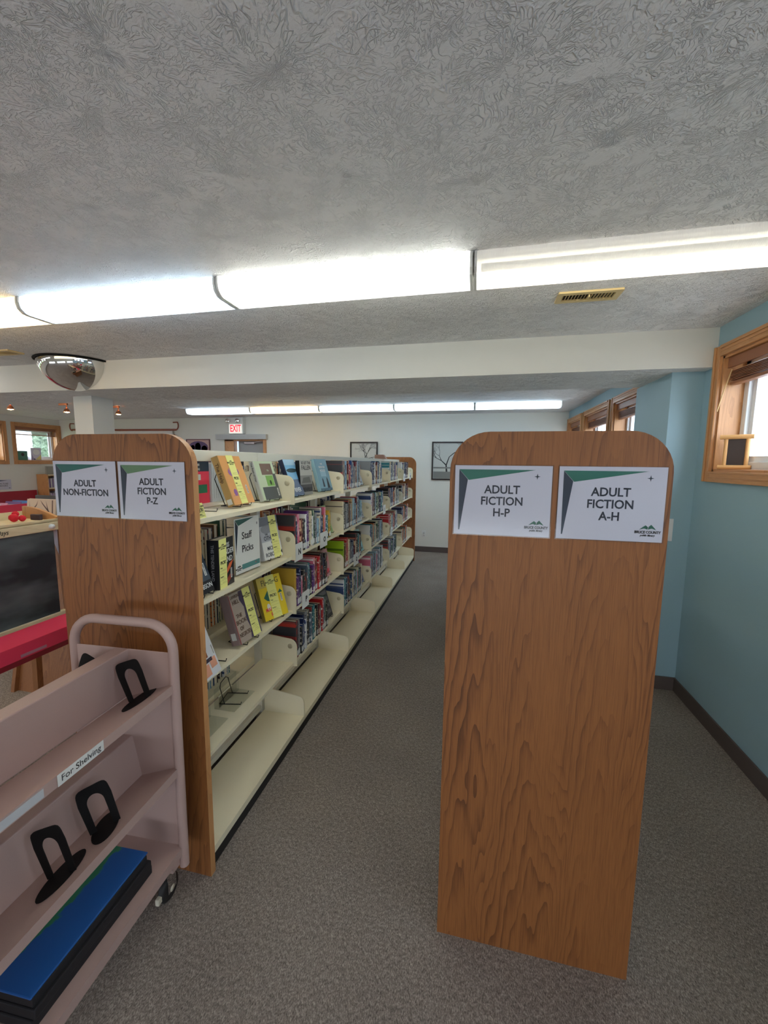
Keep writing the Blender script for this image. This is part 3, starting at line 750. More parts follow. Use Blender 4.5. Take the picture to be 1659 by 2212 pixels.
bro = C('brown_panel', (120, 96, 82), .5); lim = C('bright_leaf', (128, 176, 90), .5); dg = C('dark_grey_panel', (84, 88, 88), .4)
art(o, T, [(dg, rc(.02, .002, .166, .075)), (dg, rc(.140, .07, .166, .15)), (bro, rc(.045, .145, .145, .21)), (lim, rc(.07, .08, .135, .14)), (dg, oval(.105, .1, .008, .014))])
titles(o, T, sage, [('life', .016, .105, .17, 1)])
titles(o, spine_T(a[0], a[1], z1+.028*sin(.308), a[3], a[4], .028), dg, [('The Rest of Her', .017, -.165, 0, 1)], 'spine_title')
barcode(o, T, .145, .02)
a = (-1.094, 2.342, z1, .027, .329); lake = C('lake_blue_cover', (120, 178, 214), .35); dkb = C('night_blue', (52, 68, 100), .35)
o, T = display_book('face-out book showing a blue lake and dark island on the top shelf', *a, .169, .238, .03, lake, C('navy_spine', (34, 40, 66), .4))
art(o, T, [(dkb, rc(.001, .001, .168, .105)), (C('island_green', (40, 62, 66), .5), oval(.085, .165, .08, .014)), (C('sky_pale', (170, 204, 226), .4), rc(.001, .2, .168, .236))])
titles(o, T, LABELW, [('RIVER', .04, .085, .035, .95)])
a = (-1.114, 2.488, z1, -.106, .052); gb = C('grey_photo_cover', (128, 126, 118), .4)
o, T = display_book('grey photo-cover book with black title, upright behind the lake book', *a, .159, .229, .03, gb, BLACKM, stand=False)
art(o, T, [(C('pale_photo', (176, 174, 164), .5), rc(.001, .13, .158, .228)), (C('dark_photo', (66, 64, 62), .5), rc(.001, .02, .158, .07)), (C('roof_photo', (96, 92, 84), .5), [(.02, .08), (.14, .08), (.12, .12), (.04, .115)])])
titles(o, T, BLACKI, [('SO LET THE', .026, .08, .212, .9), ('FALLEN', .042, .08, .18, .85), ('GRENVILLE', .036, .08, .035, .8)])
a = (-1.107, 2.83, z1, -.145, .277); tl = C('dusky_teal_cover', (112, 152, 166), .35)
o, T = display_book('dusky teal face-out book with two dark silhouettes on the top shelf', *a, .178, .244, .03, tl, C('pale_teal_spine', (140, 176, 184), .4))
sil = C('silhouette_black', (30, 40, 48), .5)
art(o, T, [(sil, [(.05, .03), (.075, .03), (.07, .085), (.062, .1), (.055, .085)]), (sil, [(.11, .02), (.15, .02), (.135, .09), (.128, .105), (.12, .09)]), (C('teal_shadow', (70, 104, 118), .5), rc(.001, .001, .177, .02)), (C('teal_mist', (150, 184, 194), .5), rc(.05, .11, .13, .15))])
titles(o, T, LABELW, [('THE', .018, .09, .205, 1), ('WINTER', .024, .09, .18, 1), ('HOUSE', .024, .09, .155, 1)])
# second shelf
a = (-1.066, 1.518, z2-.004, .076, -.0); blk = C('black_jacket', (26, 26, 32), .3)
o, T = display_book('thick black face-out book with orange flame cover on the second shelf', *a, .128, .218, .051, blk, blk, stand=False)
art(o, T, [(C('flame_orange', (226, 106, 60), .4), [(.004, .02), (.03, .05), (.05, .06), (.09, .1), (.125, .11), (.1, .08), (.06, .05), (.03, .02)]), (C('ember', (150, 56, 36), .4), [(.03, .005), (.09, .05), (.12, .04), (.06, .002)])])
titles(o, T, LABELW, [('THIS', .03, .065, .185, .9), ('TENDER', .034, .075, .155, .85), ('LAND', .034, .075, .12, .9)])
titles(o, spine_T(a[0], a[1], a[2], a[3], a[4], .051), C('grey_foil', (170, 170, 176), .4), [('THIS TENDER LAND', .0185, -.118, 0, .95)], 'spine_title')
slip('yellow slip marked PICK! across the thick black book on the second shelf', T, .006, .066, -.001, .219); barcode(o, T, .098, .03)
# acrylic Staff Picks sign
x, y, yaw = -1.112, 1.716, -.063
T = vec_frame(x, y, z2, yaw, .01)
o = thing('acrylic_sign', 'clear acrylic table sign reading Staff Picks on the second shelf', 'sign', (x, y, z2))
obj('sleeve', MB(T).box(0, .214, 0, .279, .001, .0025).box(0, .214, 0, .279, -.005, -.0035).box(0, .214, -.004, -.001, -.04, .05), ACRY, o)
obj('paper', MB(T).box(.004, .21, .003, .275, -.003, -.0022), C('staff_paper', (234, 234, 228), .6), o)
Tp = T @ Matrix.Translation((0, 0, -.0023))
art(o, Tp, [(C('soft_teal', (88, 150, 146), .5), rc(.055, .02, .205, .045)), (TEAL, [(.01, .27), (.165, .27), (.035, .24)]), (NAVY, [(.01, .268), (.033, .238), (.012, .1)]), (NAVY, oval(.19, .235, .003, .008, 8)), (REDP, rc(.165, .03, .175, .036))], 'printed_shape')
titles(o, Tp, BLACKI, [('Staff', .05, .1, .185, .95), ('Picks', .05, .105, .12, .95)], 'lettering'); emblem(Tp, .03, .034, .016, o, False)
a = (-1.117, 2.005, z2, -.141, .19); mist = C('misty_grey_cover', (186, 188, 194), .35)
o, T = display_book('misty grey and white face-out thriller on the second shelf', *a, .168, .24, .035, mist, C('white_spine', (214, 216, 220), .4))
art(o, T, [(C('storm_grey', (120, 122, 130), .5), rc(.001, .19, .167, .238)), (LABELW, rc(.001, .001, .167, .1)), (C('cloud_grey', (150, 152, 158), .5), oval(.06, .17, .05, .025))])
titles(o, T, INK, [('THE', .014, .05, .14, 1), ('OTHER', .034, .07, .118, .85), ('WIFE', .02, .1, .09, .9), ('MICHAEL', .03, .09, .06, .85), ('ROBOTHAM', .032, .092, .025, .85)])
slip('yellow slip marked PICK! across the misty grey thriller on the second shelf', T, .088, .155, .0, .243); 
# the book half hidden by the end panel on the second shelf
a = (-1.06, 1.362, z2, .05, .33)
o, T = display_book('dark blue face-out novel half hidden behind the oak panel, second shelf', *a, .125, .225, .03, C('midnight_cover', (40, 56, 70), .3), blk)
art(o, T, [(BLACKI, rc(.0, .0, .124, .05)), (C('white_round_sticker', (226, 226, 230), .4), oval(.085, .16, .022, .022))])
titles(o, T, LABELW, [('ROBSON', .028, .07, .028, .9)]); barcode(o, T, .095, .07, s=1.2)
o, T = display_book('tall black book standing behind the dark novels on the second shelf', -1.13, 1.40, z2-.004, 0, .12, .1, .245, .03, C('soot_cover', (48, 42, 42), .35), blk, stand=False)
# third shelf
a = (-1.061, 1.661, z3, -.07, .284); taupe = C('taupe_cover', (176, 160, 146), .4)
o, T = display_book('thick taupe and plum face-out book on the third shelf', *a, .173, .242, .052, taupe, C('mauve_spine', (150, 128, 128), .45))
plum = C('plum_photo', (74, 62, 88), .4)
art(o, T, [(plum, [(.085, .001), (.172, .001), (.172, .241), (.075, .241), (.07, .2), (.09, .16), (.085, .1), (.1, .05)]), (C('red_rule', (160, 60, 60), .5), rc(.0, .001, .004, .241))])
titles(o, T, brn, [('LAWRENCE', .022, .05, .225, .7), ('HILL', .028, .04, .198, .9), ('THE', .026, .04, .13, .9), ('BOOK', .03, .046, .1, .9), ('OF', .026, .038, .068, .9), ('NEGROES', .028, .052, .038, .7)])
st = spine_T(a[0], a[1], a[2]+.052*sin(a[4]), a[3], a[4], .052); m = MB(); flat(m, st, rc(-.06, -.015, -.025, .012)); obj('spine_label', m, LABELW, o)
slip('yellow slip marked PICK! down the taupe and plum book on the third shelf', T, .103, .163, .0, .246)
a = (-1.096, 1.959, z3, -.325, .316); yel = C('bright_yellow_cover', (236, 208, 40), .35)
o, T = display_book('bright yellow face-out book with a green diamond on the third shelf', *a, .173, .238, .025, yel, C('dark_yellow_spine', (150, 134, 60), .4))
art(o, T, [(C('bottle_green', (40, 104, 84), .5), [(.025, .125), (.06, .16), (.06, .1), (.045, .105)]), (C('bottle_green', (40, 104, 84), .5), [(.13, .13), (.15, .15), (.165, .13)]), (C('white_lily', (240, 238, 226), .5), oval(.045, .07, .012, .02)), (C('faded_yellow', (214, 190, 90), .5), rc(.001, .18, .06, .236))])
titles(o, T, C('olive_ink', (110, 104, 60), .5), [('FLYING', .045, .09, .205, .85)]); titles(o, T, REDP, [('MARISA', .03, .06, .055, .8), ('RINZ', .03, .08, .025, .9)], 'author_lettering')
slip('yellow slip marked PICK! across the bright yellow book on the third shelf', T, .06, .125, .0, .242); barcode(o, T, .142, .08)
# magazine half hidden by the panel on the third shelf
a = (-1.02, 1.345, z3, .06, .36)
o, T = display_book('slim white face-out book with small pictures beside the oak panel, third shelf', *a, .11, .235, .012, C('white_gloss_cover', (214, 214, 218), .3), LABELW, stand=False)
pk = C('peach_photo', (226, 160, 130), .4)
art(o, T, [(pk, rc(.01, .01, .05, .055)), (pk, rc(.06, .03, .1, .07)), (C('dusk_photo', (60, 50, 66), .4), rc(.01, .06, .08, .075)), (C('blue_strip', (110, 120, 180), .4), rc(.002, .215, .1, .233)), (C('rust_photo', (150, 84, 60), .4), rc(.02, .08, .06, .105))])
titles(o, T, C('light_grey_ink', (150, 150, 156), .5), [('THE', .018, .06, .2, 1), ('HOME', .02, .06, .175, 1), ('EDIT', .02, .06, .15, 1)]); barcode(o, T, .094, .075)
wire_stand('large black wire stand at the oak panel on the third shelf', -1.06, 1.38, ZT[2], .06, .36, .12, .1, None)
# empty stands
wire_stand('empty black wire stand beside the oak panel on the top shelf', -1.12, 1.46, ZT[0], .1, .38, .11, .17, None)
wire_stand('black wire stand lying empty on the fourth shelf of the first bay', -1.12, 1.69, ZT[3], .2, .2, .1, .1, None)
T = vec_frame(-1.03, 1.36, z1, .05, .3); slip('small yellow slip corner showing by the oak panel on the top shelf', T, 0, .045, 0, .06)
# clear acrylic holders on the fourth shelf of bay one
for k, (yy, lb) in enumerate(((1.42, 'clear acrylic label holder on the fourth shelf nearest the oak panel'), (1.66, 'clear acrylic label holder on the fourth shelf, further along'))):
    m = MB(); x0 = -1.22; z = ZT[3]+.001
    m.box(x0, x0+.11, yy, yy+.19, z, z+.002).box(x0, x0+.002, yy, yy+.19, z+.002, z+.1).box(x0+.02, x0+.022, yy+.01, yy+.18, z+.002, z+.07)
    tag(recentre(obj('acrylic_holder', m, clear_mat('acrylic_holder_clear', (.93, .94, .93), .12))), lb, 'sign holder')

# face-out books closing the other bays
FO = [(2, 1, 2.84, 'pale pink patterned', (206, 150, 158), .072, .18, .157, .208, 'third shelf down'), (1, 1, 2.87, 'green and orange cartoon-patterned', (150, 178, 120), 0, .32, .15, .22, 'second shelf down'),
      (3, 1, 2.82, 'charcoal with bold pale lettering', (66, 64, 66), -.05, .3, .16, .23, 'fourth shelf down'), (0, 2, 3.74, 'white and blue', (176, 192, 206), 0, .3, .15, .2, 'top shelf'),
      (1, 2, 3.78, 'silver grey', (170, 172, 180), 0, .3, .15, .22, 'second shelf down'), (2, 2, 3.77, 'pale aqua', (140, 190, 196), 0, .26, .15, .22, 'third shelf down'),
      (3, 2, 3.80, 'blue and rose', (120, 130, 170), 0, .28, .14, .21, 'fourth shelf down'), (0, 3, 4.6, 'cream portrait', (214, 204, 168), 0, .1, .15, .22, 'top shelf'),
      (1, 3, 4.7, 'white paperback', (214, 216, 218), 0, .3, .14, .21, 'second shelf down'), (2, 3, 4.69, 'pale grey', (176, 174, 176), 0, .25, .14, .22, 'third shelf down'),
      (3, 3, 4.7, 'dim green', (110, 124, 112), 0, .25, .14, .22, 'fourth shelf down'), (0, 4, 5.56, 'teal', (60, 150, 156), 0, .2, .14, .21, 'top shelf'),
      (1, 4, 5.62, 'sky blue', (130, 170, 200), 0, .25, .14, .21, 'second shelf down'), (2, 4, 5.6, 'black and white', (110, 110, 112), 0, .2, .14, .21, 'third shelf down'),
      (3, 4, 5.54, 'wine red', (120, 50, 56), 0, .25, .14, .21, 'fourth shelf down'), (0, 5, 6.45, 'yellow', (226, 212, 110), 0, .2, .12, .2, 'top shelf'),
      (1, 5, 6.48, 'pale blue-grey', (160, 176, 186), 0, .25, .13, .21, 'second shelf down'), (2, 5, 6.48, 'lilac', (170, 156, 186), 0, .25, .13, .21, 'third shelf down')]
for (row, bay, y, nm, rgb, yaw, lean, w_, h_, rn) in FO:
    cm = C(nm.replace(' ', '_')+'_faceout', rgb, .35)
    o, T = display_book('%s face-out book ending the %s of the %s' % (nm, rn, BAYN[bay]), -1.085, y, ZT[row]+.0055, yaw, lean, w_, h_, .022, cm, stand=(bay < 3))
    lt = tuple(min(255, c+50) for c in rgb); dk = tuple(int(c*.45) for c in rgb)
    random.seed(row*10+bay)
    sh = [(C('lt_'+nm, lt, .4), oval(w_*random.uniform(.3, .7), h_*random.uniform(.35, .6), w_*.28, h_*.16)), (C('dk_'+nm, dk, .4), rc(w_*.12, h_*.78, w_*.88, h_*.86)), (C('dk_'+nm, dk, .4), rc(w_*.2, h_*.1, w_*.8, h_*.16))]
    if nm.startswith('charcoal'): sh = [(C('lt_'+nm, (190, 186, 176), .4), rc(w_*.1, h_*a_, w_*.9, h_*(a_+.13))) for a_ in (.12, .34, .56, .78)]
    if nm.startswith('pale pink'): sh += [(REDP, oval(w_*.6, h_*.2, .03, .02)), (C('pinkdark', (110, 60, 66), .4), oval(w_*.5, h_*.72, .04, .025))]
    art(o, T, sh)
# letter cards clipped to the shelf edges
CARDS = [('N', 1, 2.225, .095, ' second shelf, first card of the second bay'), ('O', 1, 2.64, .11, ' second shelf under the last spines of the second bay'), ('P', 2, 2.325, .085, ' third shelf of the second bay'),
         ('Q', 2, 3.44, .12, ' third shelf of the third bay'), ('R', 3, 3.25, 0, ''), ('S', 1, 4.62, .10, ' second shelf of the fourth bay'), ('T', 2, 5.05, .10, ' third shelf of the fifth bay'), ('V', 0, 5.95, .12, ' top shelf of the far bay'), ('W', 0, 6.5, .12, ' top shelf at the far panel')]
for (ch, row, y, w_, wh) in CARDS:
    if not wh: continue
    z = ZT[row]-.045; x = XC+.2335; w_ *= 1.25
    o = thing('letter_card', 'white card, letter %s,%s' % (ch, wh), 'label card', (x, y, z))
    obj('card', MB().box(x, x+.0012, y, y+w_, z, z+.108), LABELW, o)
    T = frame((x+.0012, y, z), (0, 1, 0), (0, 0, 1)); obj('letter', text_mb(ch, .05, T, w_*.62, .052, bold=.0018), BLACKI, o)
DBY = 1.70
# things on the back face of the first bay, seen over the top shelf
T = frame((-1.42, DBY, ZT[0]+.001), (0, 1, 0), (0, 0, 1))
o = thing('display_box', 'red and green display box with a navy header behind the top shelf', 'display box', tuple(T.translation))
obj('box_body', MB(T).box(0, .27, 0, .17, -.06, 0), REDP, o)
obj('header_card', MB(T).box(-.02, .27, .17, .222, -.004, 0), NAVY, o)
art(o, T, [(C('panel_green', (40, 120, 88), .4), rc(.02, .055, .25, .1)), (LABELW, rc(.05, .125, .2, .155)), (C('red_dot', (226, 80, 50), .4), oval(.07, .078, .01, .01)), (C('red_dot', (226, 80, 50), .4), oval(.15, .078, .01, .01)), (LABELW, rc(.03, .015, .12, .035))], 'box_print')
titles(o, T, LABELW, [('Smart for the', .026, .13, .207, .9), ('Smart for you', .026, .13, .184, .9)], 'header_lettering')
o, T = display_book('tall pale white book on the back face behind the orange book', -1.41, 1.975, ZT[0]+.001, 0, 0, .12, .21, .025, C('frost_cover', (206, 214, 224), .4), stand=False)
art(o, T, [(C('frost_line', (150, 160, 176), .4), rc(.02+.02*k, .02, .022+.02*k, .19)) for k in range(5)])
o, T = display_book('tall black book on the back face behind the orange and sage books', -1.41, 2.30, ZT[0]+.001, 0, 0, .16, .225, .025, blk, stand=False)

# ================================================================ BOOK TRUCK (mauve cart)
CT = Matrix.Translation((-1.205, 1.15, 0)) @ Matrix.Rotation(R(2.6), 4, 'Z')
cart = thing('book_truck', 'mauve metal double-sided book truck with sloping shelves against the left oak panel', 'cart', tuple(CT.translation))
CL = .98
for e, ly in enumerate((0, -CL)):
    pts = []; hw, ht, r = .2, 1.085, .095
    pts.append((-hw, ly, .16)); pts.append((-hw, ly, .6)); pts.append((-hw, ly, ht-r))
    for k in range(1, 8): a = pi-pi/2*k/8; pts.append((-hw+r+r*cos(a), ly, ht-r+r*sin(a)))
    pts.append((-hw+r, ly, ht)); pts.append((hw-r, ly, ht))
    for k in range(1, 8): a = pi/2-pi/2*k/8; pts.append((hw-r+r*cos(a), ly, ht-r+r*sin(a)))
    pts += [(hw, ly, ht-r), (hw, ly, .6), (hw, ly, .16)]
    f = obj('end_frame', MB(CT).tube(pts, .0165, 12), CART, cart)
    s = -1 if e == 0 else 1
    obj('end_plate', MB(CT).box(-.19, .19, ly+s*.004-.002, ly+s*.004+.002, .2, .985), CART, cart, bevel=.002)
def slope_z(lx, zi, zf): return zi+(zf-zi)*(abs(lx)-.02)/.18
for zi, zf, dz in ((.805, .872, .985), (.49, .556, .655)):
    for s in (1, -1):
        m = MB(CT)
        m.prism([(s*.015, zi), (s*.2, zf), (s*.203, zf+.001), (s*.203, zf-.03), (s*.19, zf-.03), (s*.19, zf-.027), (s*.2, zf-.027), (s*.2, zf-.003), (s*.015, zi-.003)], -CL+.006, -.006, 'y')
        obj('sloping_shelf', m, CART, cart)
for (b, t, zb, zt) in ((.012, .028, .805, .985), (.05, .02, .50, .655)):
    m = MB(CT); m.prism([(-b, zb), (b, zb), (t, zt), (-t, zt)], -CL+.006, -.006, 'y'); obj('back_divider', m, CART, cart, bevel=.004)
m = MB(CT); m.prism([(-.203, .243), (.203, .243), (.203, .21), (.2, .21), (.2, .24), (-.2, .24), (-.2, .21), (-.203, .21)], -CL+.006, -.006, 'y')
obj('bottom_shelf', m, CART, cart)
m = MB(CT)
for ly in (-.02, -CL+.02): m.box(-.19, .19, ly-.03, ly+.03, .17, .209)
obj('undercarriage', m, CART, cart)
for lx in (-.125, .125):
    for ly in (.0, -CL+.0):
        c = obj('caster', MB(CT).box(lx-.018, lx-.015, ly-.022, ly+.022, .04, .15).box(lx+.015, lx+.018, ly-.022, ly+.022, .04, .15).box(lx-.024, lx+.024, ly-.03, ly+.03, .15, .17), CHROME, cart)
        obj('wheel', MB(CT).lathe([(.012, -.012), (.04, -.012), (.047, -.006), (.047, .006), (.04, .012), (.012, .012)], (lx, ly, .0475), 'x', 24), M('rubber_tyre', (38, 36, 36), .6), c)
        obj('hub', MB(CT).lathe([(0, .02), (.012, .0185), (.012, -.0185), (0, -.02)], (lx, ly, .0475), 'x', 16), M('pale_hub', (216, 208, 188), .5), c)
        obj('brake_tab', MB(CT).box(lx-.008, lx+.008, ly-.062, ly-.04, .035, .06), M('pale_hub', (216, 208, 188), .5), c, bevel=.004)
obj('lip_strip', MB(CT).box(.2035, .2045, -.92, -.47, .846, .868), M('clear_dull_strip', (196, 198, 202), .15), cart)
# label on the lip
T = frame(tuple(CT @ Vector((.2035, -.436, .8425))), tuple((CT.to_3x3() @ Vector((0, 1, 0)))), (0, 0, 1))
o = thing('shelf_label', 'white strip label reading For Shelving on the top lip of the book truck', 'label', tuple(T.translation))
obj('strip', MB(T).box(0, .134, 0, .031, .0012, .002), LABELW, o)
obj('lettering', text_mb('For Shelving', .0235, T, .067, .0155, bold=.0003, lift=.0016, ext=.0002), BLACKI, o)
# bookends
def bookend(label, lx, ly, yaw, row):
    zi, zf = ((.805, .872), (.49, .556))[row]
    s = 1 if lx > 0 else -1; tilt = math.atan2(zf-zi, .185)*s
    z = zi+(zf-zi)*(abs(lx)-.015)/.185
    T = CT @ Matrix.Translation((lx, ly, z+.0007)) @ Matrix.Rotation(-tilt, 4, 'Y') @ Matrix.Rotation(yaw, 4, 'Z')
    o = thing('bookend', label, 'bookend', tuple(T.translation), 'black bookends on the book truck')
    w_, h_ = .044, .138; outer = []; inner = []
    N = 24
    def onrr(p): return p
    arc = [(cos(pi*k/N), sin(pi*k/N)) for k in range(N+1)]
    out = []
    for (c_, s_) in arc:                       # outer silhouette: rounded top corners
        k = max(abs(c_), abs(s_)) ; q = (abs(c_)**6+abs(s_)**6)**(1/6)
        out.append((w_*c_/q*(1-.08*max(0, s_)), h_-.045+.045*s_/q))
    inn = [(.0225*c_, h_-.055+.028*s_) for (c_, s_) in arc]
    outer = [(w_*.92, .001)]+out+[(-w_*.92, .001)]; inner = [(.0225, .001)]+inn+[(-.0225, .001)]
    n = len(outer); m = MB(T); t = .0016
    vs = [(p[0], -t, p[1]) for p in outer]+[(p[0], -t, p[1]) for p in inner]+[(p[0], t, p[1]) for p in outer]+[(p[0], t, p[1]) for p in inner]
    fs = []
    for i in range(n-1):
        j = i+1; fs += [(i, j, n+j, n+i), (2*n+j, 2*n+i, 3*n+i, 3*n+j), (j, i, 2*n+i, 2*n+j), (n+i, n+j, 3*n+j, 3*n+i)]
    fs += [(0, n, 3*n, 2*n), (n-1, 2*n-1, 4*n-1, 3*n-1)]
    m.add(vs, fs); obj('upright', m, BLACKM, o)
    pts = [(.036*sin(2*pi*k/28), .078*cos(2*pi*k/28)*(1 if abs(cos(2*pi*k/28)) < 2 else 1)) for k in range(28)]
    obj('foot_plate', MB(T).prism(pts, 0, .0016, 'z'), BLACKM, o)
    return T
bookend('black bookend on the top sloping shelf, near the far end frame', .115, -.065, R(8), 0)
bookend('black bookend on the far side of the top divider, mostly hidden', -.115, -.06, R(-6), 0)
bookend('black bookend turned askew on the middle shelf, below the label', .125, -.24, R(38), 1)
bookend('black bookend on the middle shelf nearest the camera', .135, -.39, R(12), 1)
# map board and dark boards on the bottom shelf
def board(name, label, cat, lx0, lx1, ly0, ly1, z0, z1, mat, g=None):
    o = obj(name, MB(CT).box(lx0, lx1, ly0, ly1, z0, z1), mat, bevel=.003); recentre(o); tag(o, label, cat, g); return o
FOLD = M('black_card', (30, 28, 32), .7)
zz = .2435
for k, (dx, th) in enumerate(((0, .03), (.006, .028), (-.002, .026))):
    board('flat_case', '%s black case in the stack on the bottom shelf of the book truck' % ['lowest', 'middle', 'topmost'][k], 'case', .0+dx, .165+dx, -.52+.004*k, -.115-.008*((k*7) % 3), zz+.0003, zz+th, FOLD, 'flat black cases'); zz += th
m_, n, l, b = newmat('sea_and_coast_print')
g = n.new('ShaderNodeTexCoord'); s_ = n.new('ShaderNodeSeparateXYZ'); l.new(g.outputs['Object'], s_.inputs[0])
nz = noise(n, l, g.outputs['Object'], 14, 4, .6)
f = math_n(n, l, 'ADD', math_n(n, l, 'MULTIPLY', s_.outputs[0], -1), math_n(n, l, 'MULTIPLY', math_n(n, l, 'SUBTRACT', nz, .5), .10))
l.new(ramp(n, l, f, [(.026, lin((24, 92, 168))), (.031, lin((48, 132, 92)))]), b.inputs['Base Color']); b.inputs['Roughness'].default_value = .5
board('map_board', 'blue sea map board with a green coast, on the black cases', 'map', .006, .162, -.515, -.125, zz+.0003, zz+.006, m_)

# ================================================================ CEILING LIGHTS
LENS = [lens_mat('lens_cool', (206, 232, 245), .3), lens_mat('lens_neutral', (255, 250, 236), .3), lens_mat('lens_warm', (255, 232, 190), .8), lens_mat('lens_half', (255, 250, 240), .18)]
m_, n, l, b = newmat('end_cap_plastic'); tl = n.new('ShaderNodeBsdfTranslucent'); tl.inputs[0].default_value = (.8, .8, .78, 1)
mx = n.new('ShaderNodeMixShader'); mx.inputs[0].default_value = .12; b.inputs['Base Color'].default_value = (.75, .75, .73, 1)
l.new(b.outputs[0], mx.inputs[1]); l.new(tl.outputs[0], mx.inputs[2]); l.new(mx.outputs[0], n['Material Output'].inputs[0]); ENDC = m_
TUBC = {0: (214, 234, 250), 1: (248, 250, 244), 2: (255, 226, 176), 3: (255, 246, 226)}
FILL_LENS = emit('added_fill_lens', (255, 248, 240), 4.2)  # glowing lens of the added out-of-view fixtures
def fixture(label, x0, x1, yc, tone, tubes=(1, 1), power=1.0, w=.115, grp='fluorescent ceiling fixtures'):
    t = thing('ceiling_light', label, 'ceiling light', ((x0+x1)/2, yc, ZC-.09), grp)
    obj('housing', MB().box(x0+.004, x1-.004, yc-w*.75, yc+w*.75, ZC-.022, ZC-.0005), PLAST, t)
    prof = [(-w, ZC-.002), (-w-.002, ZC-.03), (-w+.006, ZC-.06), (-w+.03, ZC-.079), (-w+.05, ZC-.083), (w-.05, ZC-.083), (w-.03, ZC-.079), (w-.006, ZC-.06), (w+.002, ZC-.03), (w, ZC-.002)]
    inner = [(p[0]*.985, p[1]+.0015) for p in prof]
    m = MB(); n = len(prof); vs = [(x0+.012, yc+p[0], p[1]) for p in prof]+[(x1-.012, yc+p[0], p[1]) for p in prof]
    m.add(vs, [(i, i+1, n+i+1, n+i) for i in range(n-1)], True); obj('lens', m, FILL_LENS if tubes is None else LENS[tone], t)
    for xx in (x0+.002, x1-.012):
        m = MB(); m.prism([(yc+p[0]*1.01, p[1]-.001 if p[1] < ZC-.02 else p[1]) for p in prof], xx, xx+.010, 'x'); obj('end_cap', m, ENDC, t)
    for k, on_ in enumerate(tubes or ()):
        y = yc+(-.055, .055)[k]
        m = MB().tube([(x0+.03, y, ZC-.045), ((x0+x1)/2, y, ZC-.045), (x1-.03, y, ZC-.045)], .0165, 10)
        obj('tube', m, emit('tube_glow_%d' % tone, TUBC[tone], TUBE*power) if on_ else PLAST, t)
YL1 = 1.956
fixture('leftmost visible near fixture with warm tubes, cut by the frame', -3.675, -2.463, YL1, 2)
fixture('cool white near fixture second from the left', -2.459, -1.252, YL1, 0)
fixture('bright white near fixture in the middle of the row', -1.248, -.046, YL1, 1)
fixture('near fixture on the right with one of its two tubes lit', -.042, 1.16, YL1, 3, (0, 1))
for k, (a, b, tn, nm) in enumerate(((-4.86, -3.66, 0, 'first'), (-3.656, -2.459, 2, 'second, warmer'), (-2.455, -1.255, 0, 'third'), (-1.251, -.061, 0, 'fourth'), (-.057, 1.126, 0, 'rightmost'))):
    fixture('%s fixture of the distant row by the far wall' % nm, a, b, 6.3, tn)
for k in range(4): fixture('added unseen fill light behind the camera, place %s' % 'ABCD'[k], -3.7+1.22*k, -2.5+1.22*k, -1.4, 1, None)  # unseen row, added to brighten the near ceiling
for k in range(3): fixture('added unseen fill light over the picture book corner, place %s' % 'ABC'[k], -8.3+1.22*k, -7.1+1.22*k, 2.7, 1, None)  # out of view, added to brighten the left area
for k in range(2): fixture('added unseen fill light beyond the beam in the left corner, place %s' % 'AB'[k], -9.1+1.22*k, -7.9+1.22*k, 4.3, 1, None)  # out of view, added to lift the corner past the beam
for k in range(3): fixture('added unseen fill light over the left part of the room, place %s' % 'ABC'[k], -8.3+1.22*k, -7.1+1.22*k, .6, 1, None)  # out of view, added as extra room light
# spotlights of the left corner
for k, (x, y) in enumerate(((-6.84, 4.88), (-6.30, 5.30), (-5.716, 5.68))):
    t = thing('spotlight', ['small ceiling spotlight nearest the left edge', 'small ceiling spotlight just left of the column', 'small ceiling spotlight just right of the column'][k], 'spotlight', (x, y, 2.4), 'warm ceiling spotlights')
    obj('arm', MB().box(x-.14, x+.02, y-.012, y+.012, 2.49, 2.519).tube([(x, y, 2.49), (x, y, 2.43)], .008, 6), M('copper_arm', (200, 130, 90), .3, .6), t)
    obj('shade', MB().lathe([(.015, 2.445), (.035, 2.42), (.042, 2.385)], (x, y, 0), 'z', 14), M('copper_arm', (200, 130, 90), .3, .6), t)
    obj('bulb', MB().lathe([(0, 2.375), (.028, 2.382), (.038, 2.395), (.028, 2.415), (0, 2.42)], (x, y, 0), 'z', 12), emit('warm_bulb', (255, 214, 160), 60), t)
# vents
def vent(label, x0, x1, y0, y1):
    t = thing('ceiling_vent', label, 'vent', ((x0+x1)/2, (y0+y1)/2, ZC-.012), 'tan ceiling vents')
    z = ZC-.008
    obj('frame', MB().ring(rrect(x0, x1, y0, y1, .006, 2), rrect(x0+.028, x1-.028, y0+.03, y1-.025, .003, 2), z-.002, ZC-.0005, 'z'), BRONZE, t)
    obj('backing', MB().box(x0+.02, x1-.02, y0+.02, y1-.02, ZC-.0012, ZC-.0006), DARKV, t)
    n = 16; a, b = x0+.03, x1-.03
    for k in range(n+1):
        x = a+(b-a)*k/n; s = .006 if k < n/2 else -.0012
        if k == n//2: s = 0
        m = MB(); m.prism([(x-.0012-s*.5, z-.002), (x+.0012-s*.5, z-.002), (x+.0012+s*.5, ZC-.0015), (x-.0012+s*.5, ZC-.0015)], y0+.03, y1-.025, 'y'); obj('louvre', m, BRONZE, t)
    obj('damper_lever', MB().box((x0+x1)/2-.003, (x0+x1)/2+.003, (y0+y1)/2-.03, (y0+y1)/2+.01, z-.012, z-.002), BRONZE, t)
vent('tan metal ceiling vent between the right fixture and the beam', .378, .685, 2.35, 2.485)
vent('tan metal ceiling vent at the left edge, before the beam', -3.99, -3.70, 2.66, 2.79)

